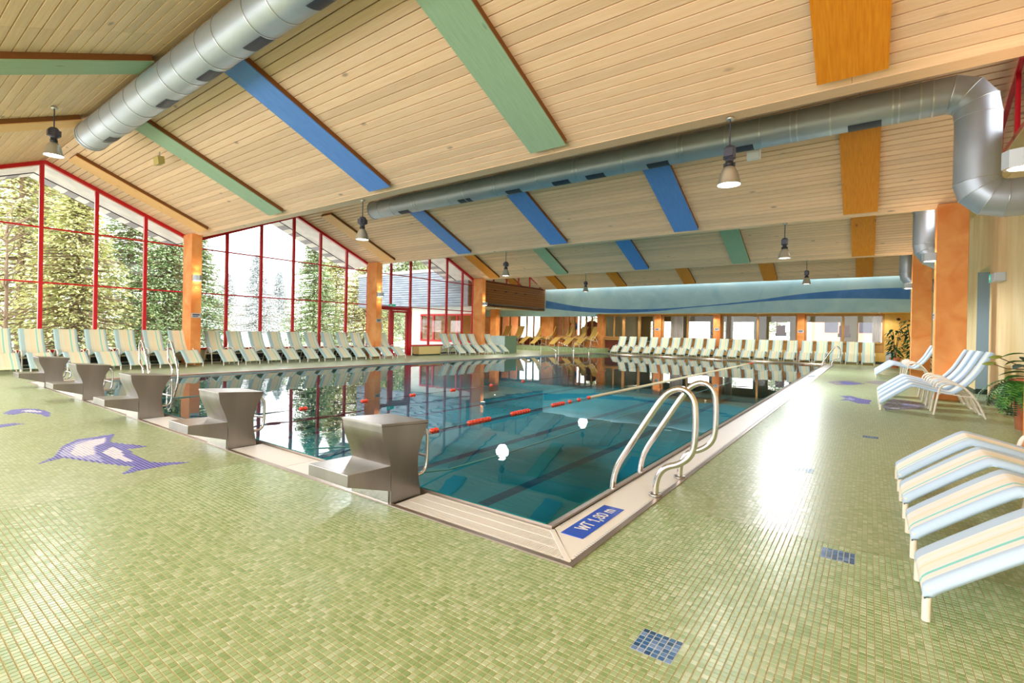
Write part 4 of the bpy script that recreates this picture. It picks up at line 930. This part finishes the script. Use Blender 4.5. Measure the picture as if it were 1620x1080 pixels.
# ------------------------------------------------------------------ loungers
SP = [(0, 0, .135), (.02, 0, .16), (.40, 0, .465), (.445, 0, .472), (.87, 0, .362), (.97, 0, .385), (1.20, 0, .64), (1.37, 0, 1.0), (1.405, 0, 1.06)]
AP = [(.70, .004), (.76, .42), (.79, .49), (.87, .53), (1.0, .525), (1.10, .46), (1.22, .30), (1.335, .004)]
def make_lounger(name, sling_m, label, group):
    t = thing(name, label, 'lounger', (0, 0, 0), 0, group)
    prof = chaikin(SP, 2); hw = .238
    for y in (-.222, .222):
        MB().tube([(p.x, y, p.z) for p in prof], .017, 8).obj('side_rail', M['tube'], t)
        MB().tube(chaikin([(-.005, y, 0.004), (-.005, y, .10), (.0, y, .15)], 1), .017, 8, rs=None).obj('foot_leg', M['tube'], t)
    for y in (-.262, .262):
        MB().tube(chaikin([(a_, y, b_) for a_, b_ in AP], 2), .016, 8).tube([(.775, y, .385), (1.02, y, .345), (1.21, y, .33)], .011, 6).obj('armrest', M['tube'], t)
    for x_, z_ in ((.775, .36), (1.22, .31), (1.33, .03)): MB().tube([(x_, -.262, z_), (x_, .262, z_)], .011, 6).obj('crossbar', M['tube'], t)
    mb = MB(); cs = [(-hw+.004, -.022), (-hw, -.004), (-hw+.012, .017), (-hw+.035, .020), (-.12, .012), (0, .009), (.12, .012), (hw-.035, .020), (hw-.012, .017), (hw, -.004), (hw-.004, -.022)]
    rows = []
    for i, p in enumerate(prof):
        d = (prof[min(i+1, len(prof)-1)]-prof[max(i-1, 0)]).normalized(); n = Vector((-d.z, 0, d.x))
        rows.append([(p.x+n.x*o, y, p.z+n.z*o) for y, o in cs])
    p = prof[0]; rows.insert(0, [(p.x-.016, y, p.z-.012+min(o, 0)) for y, o in cs]); rows.insert(0, [(p.x-.004, y, p.z-.024) for y, o in cs])
    k = len(cs); vs = [v for r_ in rows for v in r_]
    mb.add(vs, [(i*k+j, i*k+j+1, (i+1)*k+j+1, (i+1)*k+j) for i in range(len(rows)-1) for j in range(k-1)], 0, True)
    o = mb.obj('sling', M[sling_m], t); sm = o.modifiers.new('thick', 'SOLIDIFY'); sm.thickness = .005
    return t
proto = {}
def lounger(x, y, rz, label, group, z=0):
    m = 'sling' if group == G1 else 'sling2'
    if m not in proto: proto[m] = o = make_lounger('sun_lounger', m, label, group); o.location = (x, y, z); o.rotation_euler = (0, 0, rz); return o
    o = dup(proto[m], (x, y, z), rz, label); o['group'] = group; return o
G1 = 'striped loungers on the right deck'
for k, y in enumerate((3.075, 3.84, 4.60, 5.34)):
    lounger(.235, y, 0, f'striped lounger in the near right group, {ORD[k]} from the camera', G1)
for k, y in enumerate((11.0, 11.85, 12.62, 13.55)):
    lounger(.20, y, 0, f'striped lounger in the middle right group before the orange column, {ORD[k]} from the camera', G1)
for k, y in enumerate((19.3, 20.3, 21.2, 22.2)):
    lounger(.22, y, 0, f'striped lounger in the far right group behind the orange column, {ORD[k]} from the camera', G1)
GL = 'loungers in a row along the left glazing'
for k, y in enumerate((2.33, 2.95, 3.62, 4.26, 4.92, 5.61, 6.27)):
    lounger(-16.25, y, PI, f'striped lounger before the nearest glazing bay, {ORD[k]} from the left', GL)
for k, y in enumerate((7.3, 7.98, 8.71, 9.39, 10.14, 10.82, 11.53, 12.21, 12.9, 13.58, 14.28)):
    lounger(-16.25, y, PI, f'striped lounger before the second glazing bay, {ORD[k]} from the left', GL)
for k, y in enumerate((18.23, 18.98, 19.7, 20.42, 21.1, 21.84)):
    lounger(-16.25, y, PI, f'striped lounger right of the red door, {ORD[k]} from the left', GL)
GF = 'loungers in a row along the far pool end'
for k, x in enumerate((-12.68, -12.0, -11.31, -10.63, -9.95, -9.27, -8.61, -7.95, -7.28, -6.59, -5.90, -5.24, -4.57, -3.90, -3.22, -2.55, -1.90, -1.26, -.63, .01)):
    lounger(x, 28.14, PI/2, f'striped lounger at the far pool end, {ORD[k]} from the left', GF)
yp = make_lounger('yellow_lounger', 'yellowcloth', 'yellow lounger on the raised platform, left one of the right three', 'yellow loungers on the platform')
YL = [(-17.5, 28.7, 1.2), (-16.45, 28.7, 1.2), (-15.4, 28.35, 1.2), (-22.5, 28.6, 1.5), (-21.3, 28.6, 1.5), (-20.0, 28.6, 1.1), (-18.9, 28.4, 1.1)]
YN = ['left one of the right three', 'middle one of the right three', 'right one of the right three', 'farthest left', 'second from the left', 'third from the left', 'just left of the big orange pillar']
for k, (x, y, a_) in enumerate(YL):
    o = yp if k == 0 else dup(yp, (0, 0, 0), 0, f'yellow lounger on the raised platform, {YN[k]}')
    o.location = (x, y, .28); o.rotation_euler = (0, 0, a_); o.scale = (1.25, 1.25, 1.3)

# ------------------------------------------------------------------ plants
def blade(mb, base, d, L, wd, droop, seg=5, mi=0):       # a bent tapering leaf
    b = Vector(base); d = Vector(d).normalized(); s = d.cross(Vector((0, 0, 1)))
    s = s.normalized() if s.length > 1e-4 else Vector((1, 0, 0)); row = []
    p = b.copy(); vs = []
    for k in range(seg+1):
        t = k/seg; w_ = wd*math.sin(PI*min(.98, t*.85+.12))*.5
        vs += [p-s*w_, p+Vector((0, 0, -w_*.25)), p+s*w_]
        d = (d+Vector((0, 0, -droop/seg))).normalized(); p = p+d*(L/seg)
    mb.add(vs, [(3*k+j, 3*k+j+1, 3*k+j+4, 3*k+j+3) for k in range(seg) for j in (0, 1)], mi, True)
def pot(parent, r, h, m='terracotta'):
    MB().lathe([(0, 0), (r*.68, 0), (r*.86, h*.72), (r*.95, h*.74), (r, h*.76), (r, h), (r*.92, h), (r*.88, h*.9)], 28).obj('pot', M[m], parent); MB().lathe([(r*.89, h*.92), (0, h*.93)], 24).obj('soil', M['soil'], parent)
t = thing('potted_fern', 'big terracotta pot with hanging fern at the right picture edge', 'plant', (1.86, 9.9, 0)); pot(t, .21, .72)
fr = MB(); rr = random.Random(5)
def frond(mb, base, d, L, droop, n=14, lw=.05, mi=0):
    p = Vector(base); d = Vector(d).normalized(); s = d.cross(Vector((0, 0, 1))).normalized()
    for k in range(n):
        t_ = k/n; w_ = lw*2.2*math.sin(PI*min(.97, t_*.8+.15))
        for sg_ in (-1, 1):
            q = p+s*sg_*w_+d*.02+Vector((0, 0, -.015)); mb.add([p, p+d*(L/n*.8), q+d*.012, q], [(0,1,2,3)], mi)
        d = (d+Vector((0, 0, -droop/n))).normalized(); p = p+d*(L/n)
for k in range(26):
    a_ = rr.uniform(2.2, 4.6) if k < 18 else rr.uniform(0, 6.28); frond(fr, (.12*math.cos(a_), .12*math.sin(a_), .70), (math.cos(a_), math.sin(a_), rr.uniform(-.1, .6)), rr.uniform(.40, .62), rr.uniform(1.6, 3.4), 16, rr.uniform(.035, .05))
fr.obj('fern_fronds', M['leaf'], t)
for k, (a_, z, L_, wd) in enumerate([(2.9, .9, .30, .2), (3.5, .84, .28, .18), (2.5, 1.05, .26, .16), (3.9, 1.0, .25, .17), (3.1, 1.16, .28, .15), (1.5, 1.1, .3, .2), (5.0, 1.05, .3, .2)]):
    lf = MB(); blade(lf, (.05*math.cos(a_), .05*math.sin(a_), z-.08), (math.cos(a_), math.sin(a_), .45), L_, wd, 1.2); lf.obj('leaf', M['leafgrey'] if k in (3, 5) else M['leaf'], t)
MB().tube([(0, 0, .6), (.01, 0, 1.0), (-.02, .02, 1.35)], .014, 8).obj('stem', M['stem'], t)
for k, (x, y, z) in enumerate([(-.36, -.18, 1.02), (-.44, -.3, .93)]):
    lf = MB(); lf.tube([(0, 0, .86), (x*.6, y*.6, z-.07), (x, y, z)], .006, 6); lf.obj('leaf_stalk', M['stem'], t)
    dk = MB(); dk.lathe([(0, -.012), (.055, -.01), (.075, 0), (.055, .012), (0, .018)], 18, (0, 0, 0)); o = dk.obj('disc_leaf', M['leafdisc'], t, (x-.03, y, z)); o.rotation_euler = (.25, -.2, 0)
for k in range(3): 
    vn = MB(); pts = [(-.15+.04*k, -.13, .70), (-.24+.04*k, -.16, .62), (-.25+.04*k, -.16, .2+.1*k)]; vn.tube(pts, .005, 5)
    for j in range(14): z = .62-j*.03; vn.add([(-.25+.04*k, -.16, z), (-.225+.04*k, -.17, z-.012), (-.25+.04*k, -.165, z-.024), (-.275+.04*k, -.165, z-.012)], [(0,1,2,3)])
    vn.obj('trailing_vine', M['leafdark'], t)
for k, (x, y, h, lb, n, s_) in enumerate([(1.42, 25.2, 2.0, 'dark shrub in a terracotta pot at the far right corner', 130, 11), (.95, 27.0, 1.7, 'smaller drooping plant in a terracotta pot left of the far orange column', 90, 12), (1.58, 22.9, .9, 'low plant in a terracotta box behind the far right loungers', 30, 13)]):
    t = thing('potted_plant', lb, 'plant', (x, y, 0), 0, 'potted plants in the far right corner'); pot(t, .2, .45); rr = random.Random(s_); lf = MB(); stm = MB()
    for q in range(5):
        a_ = rr.uniform(0, 6.28); stm.tube([(0, 0, .4), (.08*math.cos(a_), .08*math.sin(a_), h*.6), (.18*math.cos(a_), .18*math.sin(a_), h*.92)], .012, 6)
    for q in range(n):
        a_ = rr.uniform(0, 6.28); z = rr.uniform(.5, h); r0 = .05+.22*(z/h); blade(lf, (r0*math.cos(a_)*.8, r0*math.sin(a_)*.8, z), (math.cos(a_), math.sin(a_), rr.uniform(-.1, .7)), rr.uniform(.2, .36), rr.uniform(.07, .12), rr.uniform(.8, 2), 4)
    stm.obj('stem', M['stem'], t); lf.obj('foliage', M['leafdark'], t)
t = thing('planter_box', 'tall pale blue planter box with green plants beside the third orange post', 'planter', (-17.2, 22.5, 0))
for k in range(3): MB().box(-.5+k*.335, -.17+k*.335, -.22, -.18, .03, .98).obj('front_panel', M['planter'], t, bevel=.008)
MB().box(.50, .53, -.22, .9, .0, .98).obj('side_panel', M['plantergreen'], t); MB().box(-.5, .5, -.18, .9, .0, .93).obj('box', M['planter'], t)
lf = MB(); rr = random.Random(21)
for q in range(90): a_ = rr.uniform(0, 6.28); blade(lf, (rr.uniform(-.45, .45), rr.uniform(-.15, .6), .93), (math.cos(a_)*.7, math.sin(a_)*.7, rr.uniform(.2, 1)), rr.uniform(.12, .3), rr.uniform(.03, .06), 1.5, 3)
lf.obj('foliage', M['leaf'], t)
t = thing('bench', 'beige box bench under the sill right of the red door', 'bench', (-17.5, 17.0, 0)); MB().box(-.2, .2, -.72, .75, .06, .40).obj('box', M['bench'], t, bevel=.01); MB().box(-.17, .17, -.70, .73, 0, .06).obj('plinth', M['skirting'], t); MB().box(-.21, .21, -.74, .77, .40, .43).obj('seat', M['bench'], t)

# ------------------------------------------------------------------ outdoors
struct(MB().box(-120, -18.0, -60, 140, -.3, -.05).box(-18.0, 40, 36.3, 140, -.3, -.05).box(2.5, 40, -30, 36.3, -.3, -.05).obj('ground', M['snow']))
def tree(x, y, h, r, seed, leaf, label, kind='fir', n=1500, z0=-.1, droop=.35):
    t = thing('conifer_tree' if kind == 'fir' else 'bare_tree', label, 'tree', (x, y, z0), 0, 'trees outside the glazing'); rr = random.Random(seed)
    MB().tube([(0, 0, 0), (.03, .02, h*.5), (0, 0, h*.97)], .2, 10, rs=[.013*h, .008*h, .004]).obj('trunk', M['bark'], t)
    if kind == 'bare':
        br = MB()
        for k in range(34):
            a_ = rr.uniform(0, 6.28); z = h*rr.uniform(.2, .95); L_ = r*rr.uniform(.5, 1.1)*(1.1-z/h*.5); p = Vector((0, 0, z)); d = Vector((math.cos(a_), math.sin(a_), .6)); pts = [p]
            for q in range(4): d += Vector((rr.uniform(-.3, .3), rr.uniform(-.3, .3), .1)); pts.append(pts[-1]+d.normalized()*L_/4)
            br.tube(pts, .02, 4, rs=[.03, .022, .016, .01, .005])
        br.obj('branches', M['bark'], t); return t
    g = np.random.default_rng(seed); V = []; Fc = []
    nb = int(n/5); lim = MB()
    for b_ in range(nb):
        u = g.random()**.85; z = h*(.06+.93*u); R0 = r*(1-u)**.75*g.uniform(.75, 1.1)+.12; a_ = g.random()*6.283
        ca, sa = math.cos(a_), math.sin(a_); ns = max(6, int(16*R0/r)+6)
        if b_ % 3 == 0: lim.tube([(0, 0, z), (ca*R0*.6, sa*R0*.6, z-droop*R0*.25), (ca*R0*.95, sa*R0*.95, z-droop*R0*.35)], .015, 4, rs=[.03, .02, .006])
        for s_ in range(ns):
            f_ = (s_+g.random())/ns; rad = R0*(.12+.88*f_); lat = (g.random()-.5)*R0*.55*(1.15-f_)
            px, py = ca*rad-sa*lat, sa*rad+ca*lat; pz = z-droop*R0*f_**1.6+ .12*R0*f_**3+g.normal()*.05
            L_ = g.uniform(.12, .24)*(.6+.25*h/8); wd = L_*g.uniform(.16, .30); yaw = a_+g.normal()*.7; dz = g.uniform(-.75, .05)
            d = np.array([math.cos(yaw), math.sin(yaw), dz]); d /= np.linalg.norm(d); sd_ = np.array([-math.sin(yaw), math.cos(yaw), g.normal()*.5]); p = np.array([px, py, pz]); i0 = len(V)
            V += [tuple(p), tuple(p+d*L_*.5+sd_*wd), tuple(p+d*L_), tuple(p+d*L_*.5-sd_*wd)]; Fc.append((i0, i0+1, i0+2, i0+3))
    mb = MB(); mb.v = V; mb.f = Fc; mb.m = [0]*len(Fc); mb.sm = [False]*len(Fc); mb.obj('foliage', M[leaf], t); lim.obj('limbs', M['bark'], t)
    return t
def at(px, dist_x):   # point outside, on the line of a picture column, at the world X given
    d = CF + CR*((px-810)/FPX); return (dist_x, d.y*dist_x/d.x)
TR = [(30, -27, 11, 3.4, 'firyellow', 'tall yellowish larch behind the left end of the nearest bay', 5200), (120, -24, 6.5, 2.6, 'firyellow', 'yellow green conifer with long limbs behind the middle of the nearest bay', 4800),
      (70, -38, 13, 4.2, 'fir', 'green fir farther back on the left', 5200), (205, -30, 9.5, 3.4, 'fir', 'dense green fir behind the nearest bay, right half', 6200), (262, -27, 6.6, 2.4, 'fir', 'lower dark fir left of the nearest orange post', 5200),
      (310, -28, 6.4, 2.0, 'fir', 'fir peeking out right of the nearest orange post', 4200), (405, -62, 10.5, 3.6, 'firhaze', 'far misty fir in the middle of the second bay', 10000), (440, -70, 9.5, 3.4, 'firhaze', 'farthest pale misty fir right of the other one', 9000), (360, -75, 9, 4, 'firhaze', 'pale misty fir on the left of the second bay', 8000),
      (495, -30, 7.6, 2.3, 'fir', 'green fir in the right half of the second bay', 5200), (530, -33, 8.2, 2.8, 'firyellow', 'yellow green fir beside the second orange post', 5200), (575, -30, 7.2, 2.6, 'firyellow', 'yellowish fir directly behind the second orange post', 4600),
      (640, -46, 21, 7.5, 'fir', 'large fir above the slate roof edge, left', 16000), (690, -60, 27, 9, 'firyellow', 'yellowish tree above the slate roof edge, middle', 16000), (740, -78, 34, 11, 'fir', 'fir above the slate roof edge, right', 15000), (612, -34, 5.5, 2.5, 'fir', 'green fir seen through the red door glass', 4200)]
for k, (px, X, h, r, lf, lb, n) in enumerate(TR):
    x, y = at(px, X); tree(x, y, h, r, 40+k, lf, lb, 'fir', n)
x, y = at(8, -22.5); tree(x, y, 5.2, 1.6, 90, 'fir', 'bare grey branched sapling close to the left picture edge', 'bare')
x, y = at(232, -23.5); tree(x, y, 2.2, .9, 91, 'fir', 'small bushy fir low behind the loungers', 'fir', 1200)
# a house beyond the back room and snowy bank
t = thing('neighbour_house', 'pinkish house seen through the far right windows', 'house', (1.0, 62, 0)); MB().box(-6, 7, 0, 6, 0, 5.2).obj('house_wall', M['housepink'], t)
MB().prism([(-6.6, 5.1), (7.6, 5.1), (.5, 8.5)], 'y', -.4, 6.4).obj('roof', M['redwood'], t)
for k in range(4): w_ = MB().box(-4.8+k*3, -3.6+k*3, -.06, .02, 1.8, 3.2).obj('window', M['ballast'], t)
bk = MB()
for k in range(20):
    xa, xb = -30+k*2, -28+k*2; f_ = lambda x: .55+.3*math.sin(x*.7)+.2*math.sin(x*1.9)
    bk.hexa([(xa, 44, -.1), (xb, 44, -.1), (xb, 52, -.1), (xa, 52, -.1), (xa, 46, f_(xa)), (xb, 46, f_(xb)), (xb, 52, f_(xb)+.5), (xa, 52, f_(xa)+.5)])
struct(bk.obj('snow_bank', M['snow']))
for k, (x, y, h) in enumerate([(-24, 48, 6), (-19, 50, 7), (-12, 55, 8), (-7, 52, 5.5)]):
    tree(x, y, h, 2.2, 120+k, 'fir', f'fir on the snow bank behind the far windows, {ORD[k]} from the left', 'fir', 2200)
# wall behind the camera: tall glazing between piers
bw = MB()
for x in (-19.0, -14.5, -10, -5.5, -1.0, 1.6): bw.box(x, x+.5, BACKY-.2, BACKY, 0, 5.3)
bw.box(-19.0, 2.3, BACKY-.2, BACKY, 0, .3).box(-19, 2.3, BACKY-.2, BACKY, 4.7, 5.4)
struct(bw.obj('wall_back', M['white']))
